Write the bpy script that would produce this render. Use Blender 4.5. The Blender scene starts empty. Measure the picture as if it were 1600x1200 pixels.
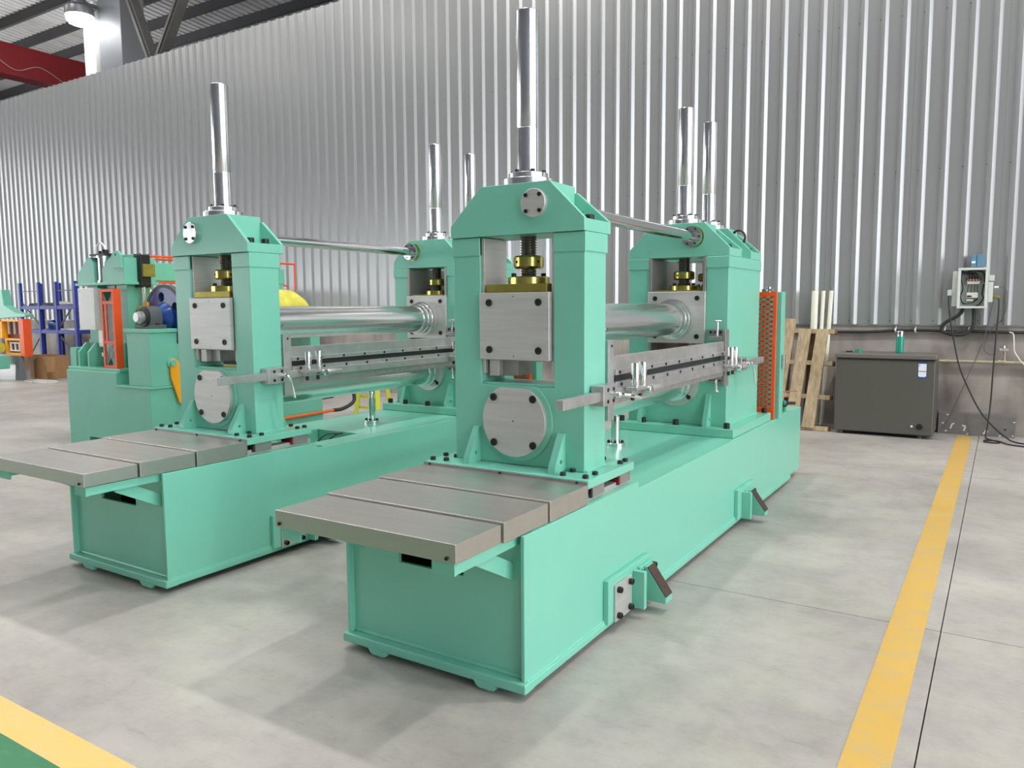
import bpy, bmesh, math, random
from mathutils import Vector, Matrix
from mathutils.geometry import tessellate_polygon
random.seed(3)
PI = math.pi
S = bpy.context.scene
COL = S.collection

# ------------------------------------------------------------------ camera, world, lights, exposure
def rad(a): return a * PI / 180
yaw, pit, rol = rad(32.332), rad(5.6976), rad(-0.3985)
fw = Vector((-math.sin(yaw) * math.cos(pit), math.cos(yaw) * math.cos(pit), -math.sin(pit)))
rt = Vector((math.cos(yaw), math.sin(yaw), 0))
up = rt.cross(fw)
r2 = math.cos(rol) * rt + math.sin(rol) * up
u2 = -math.sin(rol) * rt + math.cos(rol) * up
cam = bpy.data.cameras.new('camera')
cam.sensor_width = 36.0
cam.lens = 1212.3 * 36 / 1600
cam.clip_end = 200
co = bpy.data.objects.new('camera', cam)
COL.objects.link(co)
m = Matrix.Identity(4)
for i in range(3):
    m[i][0], m[i][1], m[i][2] = r2[i], u2[i], -fw[i]
m[0][3], m[1][3], m[2][3] = 0, 0, 1.35
co.matrix_world = m
S.camera = co

W = bpy.data.worlds.new('world')
S.world = W
W.use_nodes = True
W.node_tree.nodes['Background'].inputs[0].default_value = (0.93, 0.97, 1.0, 1)
W.node_tree.nodes['Background'].inputs[1].default_value = 4.35

S.view_settings.view_transform = 'Standard'
S.view_settings.look = 'None'
S.view_settings.gamma = 1
S.view_settings.exposure = 0.14
S.view_settings.use_curve_mapping = False

def lamp_light(x, y, z, watts, size=0.5, tint=(1.0, 0.98, 0.95)):
    l = bpy.data.lights.new('high_bay_light', 'AREA')
    l.shape = 'DISK'
    l.size = size
    l.energy = watts
    l.color = tint
    o = bpy.data.objects.new('high_bay_light', l)
    o.location = (x, y, z)
    COL.objects.link(o)
    return o
def omni_light(x, y, z, watts):
    l = bpy.data.lights.new('lamp_and_roof_fill', 'POINT'); l.energy = watts; l.shadow_soft_size = 0.25
    o = bpy.data.objects.new('lamp_and_roof_fill', l); o.location = (x, y, z); COL.objects.link(o)
# the lamp beyond the wall, plus point lights added to brighten the roof
for lx in (-30.5, -23.7, -16.93, -10.1, -3.3):
    omni_light(lx, 9.65 if lx == -16.93 else 13.0, 7.3, 12 if lx == -16.93 else 330)
for lx in (-22.6, -16.4, -10.2, -4.0, 2.2, 8.4):
    w = 240 * (1.35 if lx > 2 else 1.0)
    lamp_light(lx, 4.74, 10.2, w)
    lamp_light(lx, -1.05, 10.2, w * 0.25)

# ------------------------------------------------------------------ materials
def srgb(r, g, b):
    f = lambda c: (c / 12.92 if c <= 0.04045 else ((c + 0.055) / 1.055) ** 2.4)
    return tuple(f(c / 255) for c in (r, g, b)) + (1,)

def mat(name, col, rough=0.5, metal=0.0, var=0.0, scale=4.0, bump=0.0, coat=0.0, stretch=None, col2=None, emit=0, spec=None, rvar=0.0):
    M = bpy.data.materials.new(name)
    M.use_nodes = True
    nt = M.node_tree
    p = nt.nodes['Principled BSDF']
    p.inputs['Base Color'].default_value = col
    p.inputs['Roughness'].default_value = rough
    p.inputs['Metallic'].default_value = metal
    p.inputs['Coat Weight'].default_value = coat
    p.inputs['Coat Roughness'].default_value = 0.12
    if spec is not None: p.inputs['Specular IOR Level'].default_value = spec
    if emit:
        p.inputs['Emission Color'].default_value = col
        p.inputs['Emission Strength'].default_value = emit
    if var or bump or rvar:
        tc = nt.nodes.new('ShaderNodeTexCoord')
        mp = nt.nodes.new('ShaderNodeMapping')
        if stretch: mp.inputs['Scale'].default_value = stretch
        nt.links.new(tc.outputs['Object'], mp.inputs['Vector'])
        nz = nt.nodes.new('ShaderNodeTexNoise')
        nz.inputs['Scale'].default_value = scale
        nz.inputs['Detail'].default_value = 5
        nz.inputs['Roughness'].default_value = 0.6
        nt.links.new(mp.outputs[0], nz.inputs['Vector'])
        if var:
            mx = nt.nodes.new('ShaderNodeMix'); mx.data_type = 'RGBA'
            rm = nt.nodes.new('ShaderNodeMapRange')
            rm.inputs[1].default_value = 0.3; rm.inputs[2].default_value = 0.7
            nt.links.new(nz.outputs['Fac'], rm.inputs[0])
            nt.links.new(rm.outputs[0], mx.inputs[0])
            c2 = col2 or tuple(max(0, c * (1 - var)) for c in col[:3]) + (1,)
            mx.inputs[6].default_value = tuple(min(1, c * (1 + (0 if col2 else var))) for c in col[:3]) + (1,)
            mx.inputs[7].default_value = c2
            nt.links.new(mx.outputs[2], p.inputs['Base Color'])
        if rvar:
            rr = nt.nodes.new('ShaderNodeMapRange')
            rr.inputs[1].default_value = 0.3; rr.inputs[2].default_value = 0.7
            rr.inputs[3].default_value = max(0.02, rough - rvar); rr.inputs[4].default_value = rough + rvar
            nt.links.new(nz.outputs['Fac'], rr.inputs[0])
            nt.links.new(rr.outputs[0], p.inputs['Roughness'])
        if bump:
            b = nt.nodes.new('ShaderNodeBump')
            b.inputs['Strength'].default_value = bump
            b.inputs['Distance'].default_value = 0.01
            nt.links.new(nz.outputs['Fac'], b.inputs['Height'])
            nt.links.new(b.outputs[0], p.inputs['Normal'])
    return M

GREEN = (0.19, 0.545, 0.415, 1)
M = {}
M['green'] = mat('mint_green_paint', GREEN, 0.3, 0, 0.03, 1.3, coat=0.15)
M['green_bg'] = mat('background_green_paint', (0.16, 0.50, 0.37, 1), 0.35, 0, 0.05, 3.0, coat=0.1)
M['steel'] = mat('ground_steel', (0.60, 0.585, 0.565, 1), 0.45, 0.6, 0.08, 3.0, stretch=(1, 1, 14))
M['steel_dark'] = mat('dark_machined_steel', (0.36, 0.35, 0.34, 1), 0.42, 0.7, 0.12, 9.0)
M['bar'] = mat('milled_bar_steel', (0.52, 0.515, 0.51, 1), 0.36, 0.75, 0.12, 14.0)
M['roll'] = mat('turned_roll_steel', (0.78, 0.78, 0.78, 1), 0.2, 0.92, 0.03, 5.0, stretch=(1, 40, 1))
M['chrome'] = mat('polished_chrome', (0.78, 0.78, 0.78, 1), 0.1, 1.0, 0.03, 6.0, rvar=0.05)
M['tube'] = mat('aluminium_tube', (0.74, 0.74, 0.75, 1), 0.2, 1.0, 0.05, 8.0, stretch=(3, 3, 0.4), rvar=0.08)
M['cover'] = mat('brushed_stainless', (0.50, 0.475, 0.44, 1), 0.34, 0.8, 0.05, 2.5, stretch=(1.2, 6, 6), rvar=0.05)
M['brass'] = mat('yellow_passivated_steel', (0.62, 0.52, 0.16, 1), 0.22, 1.0, 0.25, 7.0)
M['olive'] = mat('olive_plated_plate', (0.34, 0.29, 0.06, 1), 0.4, 0.8, 0.15, 12.0)
M['screw'] = mat('dark_thread_steel', (0.16, 0.145, 0.12, 1), 0.4, 0.9, 0.2, 20.0)
M['bolt'] = mat('black_oxide', (0.018, 0.018, 0.018, 1), 0.45, 0.3)
M['brown'] = mat('brown_primer', (0.055, 0.032, 0.025, 1), 0.6, 0, 0.2, 20)
M['black'] = mat('black_rubber', (0.02, 0.02, 0.02, 1), 0.55)
M['orange'] = mat('orange_paint', srgb(235, 88, 34), 0.4, 0, 0.05, 6)
M['yellow'] = mat('yellow_paint', srgb(245, 170, 25), 0.4, 0, 0.06, 6)
M['film'] = mat('yellow_film_wrap', srgb(225, 215, 90), 0.4, 0, 0.25, 5, bump=0.3)
M['blue'] = mat('deep_blue_paint', srgb(20, 72, 150), 0.3, 0, 0.3, 9, coat=0.3, col2=srgb(14, 44, 96))
M['grey_cast'] = mat('grey_cast_iron', srgb(86, 90, 92), 0.5, 0.1, 0.1, 10)
M['white'] = mat('white_enamel', srgb(235, 235, 232), 0.35, 0, 0.03, 6)
M['rack_blue'] = mat('rack_blue', srgb(48, 62, 150), 0.45, 0, 0.08, 8)
M['card'] = mat('cardboard', srgb(172, 132, 92), 0.85, 0, 0.1, 7)
M['card_in'] = mat('cardboard_flap', srgb(215, 190, 150), 0.85, 0, 0.06, 7)
M['red'] = mat('crane_red', srgb(140, 20, 28), 0.45, 0, 0.1, 2)
M['redcap'] = mat('red_seal', srgb(125, 16, 30), 0.4)
M['dkred'] = mat('dark_red_panel', srgb(120, 32, 22), 0.5)
M['dark'] = mat('cavity_dark', (0.02, 0.028, 0.026, 1), 0.6)  # near-black colour stands in for shade inside slots and holes
M['wood'] = mat('pallet_wood', srgb(168, 148, 118), 0.8, 0, 0.3, 5, stretch=(6, 6, 1), bump=0.2)
M['wood_dark'] = mat('pallet_block_wood', srgb(110, 88, 66), 0.85, 0, 0.25, 9)
M['ptube'] = mat('cream_plastic_tube', srgb(232, 230, 214), 0.4)
M['freezer'] = mat('dark_grey_freezer', srgb(92, 90, 84), 0.42, 0.25, 0.04, 2)
M['freezer_lid'] = mat('freezer_lid_grey', srgb(112, 108, 102), 0.4, 0.2, 0.04, 2)
M['thermos'] = mat('teal_thermos', srgb(25, 140, 115), 0.3, 0, 0.03, 5)
M['boxwhite'] = mat('switch_box_white', srgb(205, 208, 204), 0.4)
M['boxin'] = mat('switch_box_inside', srgb(185, 192, 188), 0.6)
M['bluebox'] = mat('pale_blue_box', srgb(92, 134, 162), 0.5)
M['cream'] = mat('breaker_white', srgb(225, 222, 212), 0.5)
M['pipe'] = mat('galvanised_pipe', srgb(178, 168, 148), 0.4, 0.5, 0.12, 8)
M['curb'] = mat('dark_painted_curb', srgb(112, 108, 106), 0.7, 0, 0.15, 10)
M['chip'] = mat('white_chipped_paint', srgb(215, 212, 206), 0.8)
M['labelblue'] = mat('label_blue', srgb(45, 75, 150), 0.4)
M['labelwhite'] = mat('label_white', srgb(225, 228, 230), 0.4)
M['labelgrey'] = mat('label_grey_print', srgb(95, 100, 115), 0.5)
M['column'] = mat('grey_column_paint', srgb(105, 108, 112), 0.5, 0, 0.06, 2)
M['purlin'] = mat('dark_purlin_steel', srgb(66, 66, 68), 0.5, 0.3, 0.1, 2)
M['truss'] = mat('truss_grey', srgb(92, 90, 88), 0.5, 0.3, 0.1, 4)
M['roof'] = mat('galvanised_roof_sheet', srgb(190, 190, 190), 0.42, 0.25, 0.15, 1.5, stretch=(1, 0.2, 1))
M['lens'] = mat('lamp_lens', (1, 1, 1, 1), 0.5, emit=22)
M['alu'] = mat('lamp_housing', srgb(120, 122, 126), 0.4, 0.6)
M['stool'] = mat('lime_plastic', srgb(202, 206, 62), 0.45)
M['glass'] = mat('dark_car_glass', (0.02, 0.025, 0.03, 1), 0.08)
M['copper'] = mat('copper_pipe', (0.6, 0.3, 0.16, 1), 0.3, 1.0)
M['bag'] = mat('pale_plastic_bag', srgb(205, 200, 185), 0.35)
M['rust'] = mat('orange_hose', srgb(222, 112, 50), 0.5)
M['cladding'] = mat('white_grey_cladding', (0.39, 0.392, 0.396, 1), 0.29, 0.50, 0.02, 1.2, stretch=(1, 1, 0.3), spec=0.55)
M['copperwire'] = mat('red_wire', srgb(120, 50, 40), 0.5)

def floor_material():
    m_ = bpy.data.materials.new('polished_concrete'); m_.use_nodes = True
    nt = m_.node_tree; p = nt.nodes['Principled BSDF']; N = nt.nodes.new; L = nt.links.new
    geo = N('ShaderNodeNewGeometry')
    def noise(scale, det, vec_scale=(1, 1, 1), rough=0.6):
        mp = N('ShaderNodeMapping'); mp.inputs['Scale'].default_value = vec_scale
        L(geo.outputs['Position'], mp.inputs['Vector'])
        n = N('ShaderNodeTexNoise'); n.inputs['Scale'].default_value = scale; n.inputs['Detail'].default_value = det
        n.inputs['Roughness'].default_value = rough
        L(mp.outputs[0], n.inputs['Vector']); return n.outputs['Fac']
    def ramp(src, stops):
        r = N('ShaderNodeValToRGB'); e = r.color_ramp.elements
        e[0].position, e[0].color = stops[0]; e[1].position, e[1].color = stops[-1]
        for s in stops[1:-1]:
            k = e.new(s[0]); k.color = s[1]
        L(src, r.inputs[0]); return r.outputs[0]
    a = ramp(noise(0.9, 8), [(0.32, (0.32, 0.298, 0.274, 1)), (0.5, (0.41, 0.383, 0.354, 1)), (0.68, (0.485, 0.455, 0.42, 1))])
    b = ramp(noise(9, 9, (1, 1, 1), 0.72), [(0.35, (0.83, 0.83, 0.83, 1)), (0.55, (1, 1, 1, 1))])
    mx = N('ShaderNodeMix'); mx.data_type = 'RGBA'; mx.blend_type = 'MULTIPLY'; mx.inputs[0].default_value = 0.75
    L(a, mx.inputs[6]); L(b, mx.inputs[7])
    # fine trowel scratches
    c = ramp(noise(5, 6, (1.0, 7.0, 1), 0.8), [(0.30, (0.72, 0.72, 0.74, 1)), (0.43, (1, 1, 1, 1))])
    m2 = N('ShaderNodeMix'); m2.data_type = 'RGBA'; m2.blend_type = 'MULTIPLY'; m2.inputs[0].default_value = 0.75
    L(mx.outputs[2], m2.inputs[6]); L(c, m2.inputs[7])
    d = ramp(noise(2.3, 4, (1.0, 1.6, 1), 0.5), [(0.40, (0.92, 0.90, 0.92, 1)), (0.62, (1.0, 1.01, 0.97, 1))])
    m3 = N('ShaderNodeMix'); m3.data_type = 'RGBA'; m3.blend_type = 'MULTIPLY'; m3.inputs[0].default_value = 0.8
    L(m2.outputs[2], m3.inputs[6]); L(d, m3.inputs[7])
    L(m3.outputs[2], p.inputs['Base Color'])
    rr = N('ShaderNodeMapRange'); rr.inputs[3].default_value = 0.34; rr.inputs[4].default_value = 0.62
    L(noise(3, 6), rr.inputs[0]); L(rr.outputs[0], p.inputs['Roughness'])
    bp_ = N('ShaderNodeBump'); bp_.inputs['Strength'].default_value = 0.06; bp_.inputs['Distance'].default_value = 0.004
    L(noise(40, 6), bp_.inputs['Height']); L(bp_.outputs[0], p.inputs['Normal'])
    return m_
M['floor'] = floor_material()

def worn_paint(name, col, under, amount):
    m_ = bpy.data.materials.new(name); m_.use_nodes = True
    nt = m_.node_tree; p = nt.nodes['Principled BSDF']; N = nt.nodes.new; L = nt.links.new
    geo = N('ShaderNodeNewGeometry')
    n = N('ShaderNodeTexNoise'); n.inputs['Scale'].default_value = 6; n.inputs['Detail'].default_value = 9; n.inputs['Roughness'].default_value = 0.75
    mp = N('ShaderNodeMapping'); mp.inputs['Scale'].default_value = (1, 2.2, 1)
    L(geo.outputs['Position'], mp.inputs[0]); L(mp.outputs[0], n.inputs['Vector'])
    r = N('ShaderNodeMapRange'); r.inputs[1].default_value = amount - 0.1; r.inputs[2].default_value = amount + 0.12
    L(n.outputs['Fac'], r.inputs[0])
    mx = N('ShaderNodeMix'); mx.data_type = 'RGBA'
    L(r.outputs[0], mx.inputs[0]); mx.inputs[6].default_value = col; mx.inputs[7].default_value = under
    L(mx.outputs[2], p.inputs['Base Color']); p.inputs['Roughness'].default_value = 0.5
    return m_
M['line'] = worn_paint('worn_yellow_floor_paint', srgb(204, 164, 82), srgb(182, 164, 122), 0.58)
M['line2'] = worn_paint('yellow_floor_paint', srgb(222, 186, 104), srgb(214, 186, 126), 0.55)
M['greenfloor'] = worn_paint('green_floor_paint', srgb(42, 118, 76), srgb(66, 138, 96), 0.6)

def lower_wall_material():
    m_ = bpy.data.materials.new('stained_render'); m_.use_nodes = True
    nt = m_.node_tree; p = nt.nodes['Principled BSDF']; N = nt.nodes.new; L = nt.links.new
    geo = N('ShaderNodeNewGeometry')
    def noise(scale, vs, det=6):
        mp = N('ShaderNodeMapping'); mp.inputs['Scale'].default_value = vs
        L(geo.outputs['Position'], mp.inputs[0])
        n = N('ShaderNodeTexNoise'); n.inputs['Scale'].default_value = scale; n.inputs['Detail'].default_value = det
        L(mp.outputs[0], n.inputs['Vector']); return n.outputs['Fac']
    r = N('ShaderNodeValToRGB'); e = r.color_ramp.elements
    e[0].position = 0.3; e[0].color = srgb(118, 111, 106); e[1].position = 0.68; e[1].color = srgb(184, 176, 168)
    L(noise(1.6, (1, 1, 1.0)), r.inputs[0])
    r2_ = N('ShaderNodeValToRGB'); e = r2_.color_ramp.elements
    e[0].position = 0.34; e[0].color = (0.62, 0.60, 0.60, 1); e[1].position = 0.55; e[1].color = (1, 1, 1, 1)
    L(noise(5, (1, 1, 0.12)), r2_.inputs[0])
    mx = N('ShaderNodeMix'); mx.data_type = 'RGBA'; mx.blend_type = 'MULTIPLY'; mx.inputs[0].default_value = 0.6
    L(r.outputs[0], mx.inputs[6]); L(r2_.outputs[0], mx.inputs[7]); L(mx.outputs[2], p.inputs['Base Color'])
    p.inputs['Roughness'].default_value = 0.75
    return m_
M['lowwall'] = lower_wall_material()

# ------------------------------------------------------------------ mesh builder
def frame_of(d):
    d = Vector(d).normalized()
    a = Vector((0, 0, 1)) if abs(d.z) < 0.9 else Vector((1, 0, 0))
    u = a.cross(d).normalized()
    return u, d.cross(u), d

class MB:
    def __init__(self): self.v = []; self.f = []
    def box(self, x0, x1, y0, y1, z0, z1):
        b = len(self.v)
        if b:                               # joined boxes never share a face plane
            e = 0.0003 * (1 + (b // 8) % 7)
            x0, x1 = min(x0, x1) + e, max(x0, x1) - e; y0, y1 = min(y0, y1) + e, max(y0, y1) - e; z0, z1 = min(z0, z1) + e, max(z0, z1) - e
        self.v += [(x0, y0, z0), (x1, y0, z0), (x1, y1, z0), (x0, y1, z0), (x0, y0, z1), (x1, y0, z1), (x1, y1, z1), (x0, y1, z1)]
        self.f += [tuple(b + i for i in q) for q in ((0, 3, 2, 1), (4, 5, 6, 7), (0, 1, 5, 4), (1, 2, 6, 5), (2, 3, 7, 6), (3, 0, 4, 7))]
        return self
    def bar(self, a, b_, w, h, upv=(0, 0, 1)):
        a, b_ = Vector(a), Vector(b_); d = (b_ - a).normalized()
        s = d.cross(Vector(upv)).normalized(); t = s.cross(d)
        b = len(self.v)
        for p in (a, b_):
            for su, tv in ((-1, -1), (1, -1), (1, 1), (-1, 1)):
                self.v.append(tuple(p + s * (su * w / 2) + t * (tv * h / 2)))
        self.f += [tuple(b + i for i in q) for q in ((0, 1, 2, 3), (7, 6, 5, 4), (0, 4, 5, 1), (1, 5, 6, 2), (2, 6, 7, 3), (3, 7, 4, 0))]
        return self
    def lathe(self, o, d, prof, n=24):
        """profile of (radius, distance along d) from o; ends closed"""
        u, w, d = frame_of(d); o = Vector(o); b = len(self.v)
        for r, h in prof:
            for k in range(n):
                a = 2 * PI * k / n
                self.v.append(tuple(o + d * h + (u * math.cos(a) + w * math.sin(a)) * max(r, 1e-5)))
        for j in range(len(prof) - 1):
            for k in range(n):
                k2 = (k + 1) % n
                self.f.append((b + j * n + k, b + j * n + k2, b + (j + 1) * n + k2, b + (j + 1) * n + k))
        self.f.append(tuple(b + k for k in range(n))[::-1])
        e = b + (len(prof) - 1) * n
        self.f.append(tuple(e + k for k in range(n)))
        return self
    def cyl(self, a, b_, r, r1=None, n=24):
        a, b_ = Vector(a), Vector(b_)
        return self.lathe(a, b_ - a, [(r, 0), (r if r1 is None else r1, (b_ - a).length)], n)
    def ring(self, o, d, ro, ri, h, n=32):
        u, w, d = frame_of(d); o = Vector(o); b = len(self.v)
        prof = [(ro, 0), (ro, h), (ri, h), (ri, 0)]
        for r, hh in prof:
            for k in range(n):
                a = 2 * PI * k / n
                self.v.append(tuple(o + d * hh + (u * math.cos(a) + w * math.sin(a)) * r))
        for j in range(4):
            j2 = (j + 1) % 4
            for k in range(n):
                k2 = (k + 1) % n
                self.f.append((b + j * n + k, b + j * n + k2, b + j2 * n + k2, b + j2 * n + k))
        return self
    def tube(self, pts, r, n=8, sub=6, closed=False):
        P = [Vector(p) for p in pts]
        path = []
        if len(P) > 2 and sub > 1:
            for i in range(len(P) - 1):
                p0 = P[max(i - 1, 0)]; p1 = P[i]; p2 = P[i + 1]; p3 = P[min(i + 2, len(P) - 1)]
                for s in range(sub):
                    t = s / sub
                    path.append(0.5 * ((2 * p1) + (p2 - p0) * t + (2 * p0 - 5 * p1 + 4 * p2 - p3) * t * t + (3 * p1 - p0 - 3 * p2 + p3) * t ** 3))
            path.append(P[-1])
        else: path = P
        b = len(self.v); u = None
        for i, p in enumerate(path):
            d = (path[min(i + 1, len(path) - 1)] - path[max(i - 1, 0)]).normalized()
            if u is None: u = frame_of(d)[0]
            u = (u - d * u.dot(d)).normalized(); w = d.cross(u)
            for k in range(n):
                a = 2 * PI * k / n
                self.v.append(tuple(p + (u * math.cos(a) + w * math.sin(a)) * r))
        for j in range(len(path) - 1):
            for k in range(n):
                k2 = (k + 1) % n
                self.f.append((b + j * n + k, b + j * n + k2, b + (j + 1) * n + k2, b + (j + 1) * n + k))
        self.f.append(tuple(b + k for k in range(n))[::-1])
        e = b + (len(path) - 1) * n
        self.f.append(tuple(e + k for k in range(n)))
        return self
    def prism(self, poly, plane, a, b_, holes=()):
        """extrude a 2D outline (with holes) between a and b_ along the axis missing from plane"""
        def P(p, t):
            return {'xz': (p[0], t, p[1]), 'yz': (t, p[0], p[1]), 'xy': (p[0], p[1], t)}[plane]
        loops = [list(poly)] + [list(h) for h in holes]
        flat = [p for l in loops for p in l]
        b = len(self.v); n = len(flat)
        self.v += [P(p, a) for p in flat] + [P(p, b_) for p in flat]
        if holes:
            tris = tessellate_polygon([[Vector((p[0], p[1], 0)) for p in l] for l in loops])
            for t in tris:
                self.f.append(tuple(b + i for i in t)); self.f.append(tuple(b + n + i for i in reversed(t)))
        else:
            self.f.append(tuple(b + i for i in range(n))); self.f.append(tuple(b + n + i for i in reversed(range(n))))
        s = 0
        for l in loops:
            k = len(l)
            for i in range(k):
                j = (i + 1) % k
                self.f.append((b + s + i, b + s + j, b + n + s + j, b + n + s + i))
            s += k
        return self
    def mesh(self, name, material, org=(0, 0, 0), smooth=35):
        me = bpy.data.meshes.new(name)
        o = Vector(org)
        me.from_pydata([tuple(Vector(p) - o) for p in self.v], [], self.f)
        bm = bmesh.new(); bm.from_mesh(me)
        bmesh.ops.recalc_face_normals(bm, faces=bm.faces)
        for f in bm.faces: f.smooth = True
        bm.to_mesh(me); bm.free()
        me.set_sharp_from_angle(angle=rad(smooth))
        me.materials.append(material if not isinstance(material, str) else M[material])
        return me
    def build(self, name, material, parent=None, bevel=0.0, smooth=35):
        org = origin_of(parent) if parent else (0, 0, 0)
        o = bpy.data.objects.new(name, self.mesh(name, material, org, smooth))
        COL.objects.link(o)
        if parent: o.parent = parent
        if bevel:
            bv = o.modifiers.new('bevel', 'BEVEL'); bv.width = bevel; bv.segments = 2
            bv.limit_method = 'ANGLE'; bv.angle_limit = rad(40); bv.harden_normals = True
        return o

def origin_of(o):
    v = Vector((0, 0, 0))
    while o is not None:
        v += Vector(o.get('_org', (0, 0, 0))) if '_org' in o else Vector((0, 0, 0))
        o = o.parent
    return v

ORG = {}
def origin_of(o):
    while o.parent is not None: o = o.parent
    return ORG.get(o.name, Vector((0, 0, 0)))

def thing(name, loc, label, cat, group=None):
    o = bpy.data.objects.new(name, None); COL.objects.link(o)
    o.empty_display_size = 0.1
    o.location = loc
    ORG[o.name] = Vector(loc)
    o['label'] = label; o['category'] = cat
    if group: o['group'] = group
    return o
def tag(o, label, cat, group=None):
    o['label'] = label; o['category'] = cat
    if group: o['group'] = group
    return o
def struct(o):
    o['kind'] = 'structure'; return o
def placed(o, loc):
    """for a part built about (0,0,0): put it at a world position below its thing"""
    o.location = Vector(loc) - (origin_of(o.parent) if o.parent else Vector((0, 0, 0))); return o

def circle(c, r, n=32, flat=None):
    pts = []
    for k in range(n):
        a = 2 * PI * k / n
        x, z = c[0] + r * math.cos(a), c[1] + r * math.sin(a)
        if flat is not None: z = min(z, flat)
        pts.append((x, z))
    return pts

# shared bolt: a socket head cap screw along +Z, head from 0 to 1 (scaled by radius)
_b = MB().lathe((0, 0, 0), (0, 0, 1), [(1, 0), (1, 0.85), (0.88, 1.0), (0.55, 1.0), (0.5, 0.55)], 12)
BOLT = {}
def bolt(parent, pos, d, r=0.012, material='bolt', name='bolt', h=1.0):
    if material not in BOLT: BOLT[material] = _b.mesh('bolt', material)
    o = bpy.data.objects.new(name, BOLT[material]); COL.objects.link(o)
    o.parent = parent
    o.location = Vector(pos) - origin_of(parent)
    o.rotation_euler = Vector(d).to_track_quat('Z', 'Y').to_euler()
    o.scale = (r, r, r * h)
    return o

# ------------------------------------------------------------------ the setting: floor, wall, roof
WY = 9.30
def build_setting():
    fl = struct(MB().box(-48, 16, -9, 20, -0.30, -0.05).build('floor', 'dark'))
    fl.data.materials.clear(); fl.data.materials.append(M['curb'])
    xs = [-48, -32.16, -24.16, -16.16, -8.16, -0.16, 7.84, 16]
    ys = [-9, -3.25, 0.15, 3.553, 6.95, 10.35, 20]
    g = 0.0022
    for i in range(len(xs) - 1):
        for j in range(len(ys) - 1):
            MB().box(xs[i] + g, xs[i + 1] - g, ys[j] + g, ys[j + 1] - g, -0.05, 0).build('floor_slab', 'floor', fl)
    # lower rendered wall and the ribbed cladding sheets above it
    wl = struct(MB().box(-27, 6, WY, WY + 0.25, 0, 1.16).build('wall_back', 'lowwall'))
    p = 0.205; n = 4
    prof = [(0, 0)]
    for k in range(n):
        c = (k + 0.5) * p
        prof += [(c - 0.036, 0), (c - 0.016, -0.030), (c + 0.010, -0.030), (c + 0.042, 0)]
    prof += [(n * p - 0.002, 0), (n * p - 0.002, 0.02), (0, 0.02)]
    me = MB().prism(prof, 'xy', 0, 5.0).mesh('cladding_sheet', 'cladding', smooth=20)
    x0 = -1.62 - 0.5 * p + 4 * p * 9
    k = 0
    while True:
        x = x0 - k * n * p
        if x < -27.5: break
        o = bpy.data.objects.new('cladding_sheet', me); COL.objects.link(o); o.parent = wl
        o.location = (x, WY - 0.005, 1.13)
        k += 1
    # self-drilling screws in rows
    sc = MB()
    for z in (1.17, 2.74, 4.33):
        x = 3.0
        while x > -22:
            sc.cyl((x + 0.055, WY - 0.005, z), (x + 0.055, WY - 0.009, z), 0.0055, n=6)
            x -= p
    s = sc.build('cladding_screws', 'bolt', wl); s['kind'] = 'stuff'
    tr = struct(MB().box(-27, 6, WY - 0.012, WY + 0.03, 1.115, 1.135).build('trim_1', 'steel_dark', None))
    tr['kind'] = 'structure'
    # roof: purlins along the hall, corrugated sheet above
    def rz(y): return 9.66 + 0.1 * (16 - y)
    rf = MB()                                # roof sheets; two open strips added to let soft overhead light in
    for ya, yb in ((-9.2, -3.7), (-2.9, 2.0), (3.4, 17.1)):
        rf.prism([(ya, rz(ya) + 0.30), (yb, rz(yb) + 0.30), (yb, rz(yb) + 0.45), (ya, rz(ya) + 0.45)], 'yz', -44, 12.2)
    ce = struct(rf.build('ceiling', 'roof'))
    # corrugations of the roof sheet, joined: too fine and too many to pick apart
    cr = MB()
    x = -31.0
    while x < -8:
        cr.prism([(9.3, rz(9.3) + 0.27), (17, rz(17) + 0.27), (17, rz(17) + 0.31), (9.3, rz(9.3) + 0.31)], 'yz', x, x + 0.11)
        x += 0.25
    c = cr.build('roof_corrugation', 'roof', ce); c['kind'] = 'stuff'
    y = 16.0
    while y > -7:
        MB().prism([(y - 0.05, rz(y)), (y + 0.05, rz(y)), (y + 0.05, rz(y) + 0.27), (y - 0.05, rz(y) + 0.27)], 'yz', -44, 12.2).build('purlin', 'purlin', ce)
        y -= 1.1
    struct(MB().box(-44, 12, 16.9, 17.1, 0, rz(17) + 0.3).build('wall_far', 'column'))
    # unseen front wall; its open band on the left is added for fill light
    struct(MB().prism([(-44, 0), (12, 0), (12, rz(-9) + 0.3), (-44, rz(-9) + 0.3)], 'xz', -9.2, -9.0, [[(-35, 0.8), (-15, 0.8), (-15, 3.2), (-35, 3.2)]]).build('wall_front', 'column'))
    # the two gable ends, each with a large open gate
    for nm, x, zt in (('wall_right', 12.0, 9.0), ('wall_left', -36.2, 7.5)):
        struct(MB().prism([(-9, 0), (-7.5, 0), (-7.5, zt), (8.3, zt), (8.3, 0), (16.9, 0), (16.9, rz(17) + 0.3), (-9, rz(-9) + 0.3)], 'yz', x, x + 0.2).build(nm, 'column'))

build_setting()

# ------------------------------------------------------------------ floor markings
tag(MB().box(-0.352, -0.218, -2, 9.10, 0.0002, 0.0018).build('floor_line', 'line'), 'worn yellow painted line running along the floor to the wall on the right', 'floor marking')
tag(MB().box(-9, 3, 1.117, 1.237, 0.0002, 0.0018).build('floor_line', 'line2'), 'clean pale yellow painted line crossing the lower left corner', 'floor marking')
tag(MB().box(-9, 3, -0.1, 1.117, 0.0002, 0.0014).build('floor_paint', 'greenfloor'), 'dark green painted floor patch in the lower left corner', 'floor marking')

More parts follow.
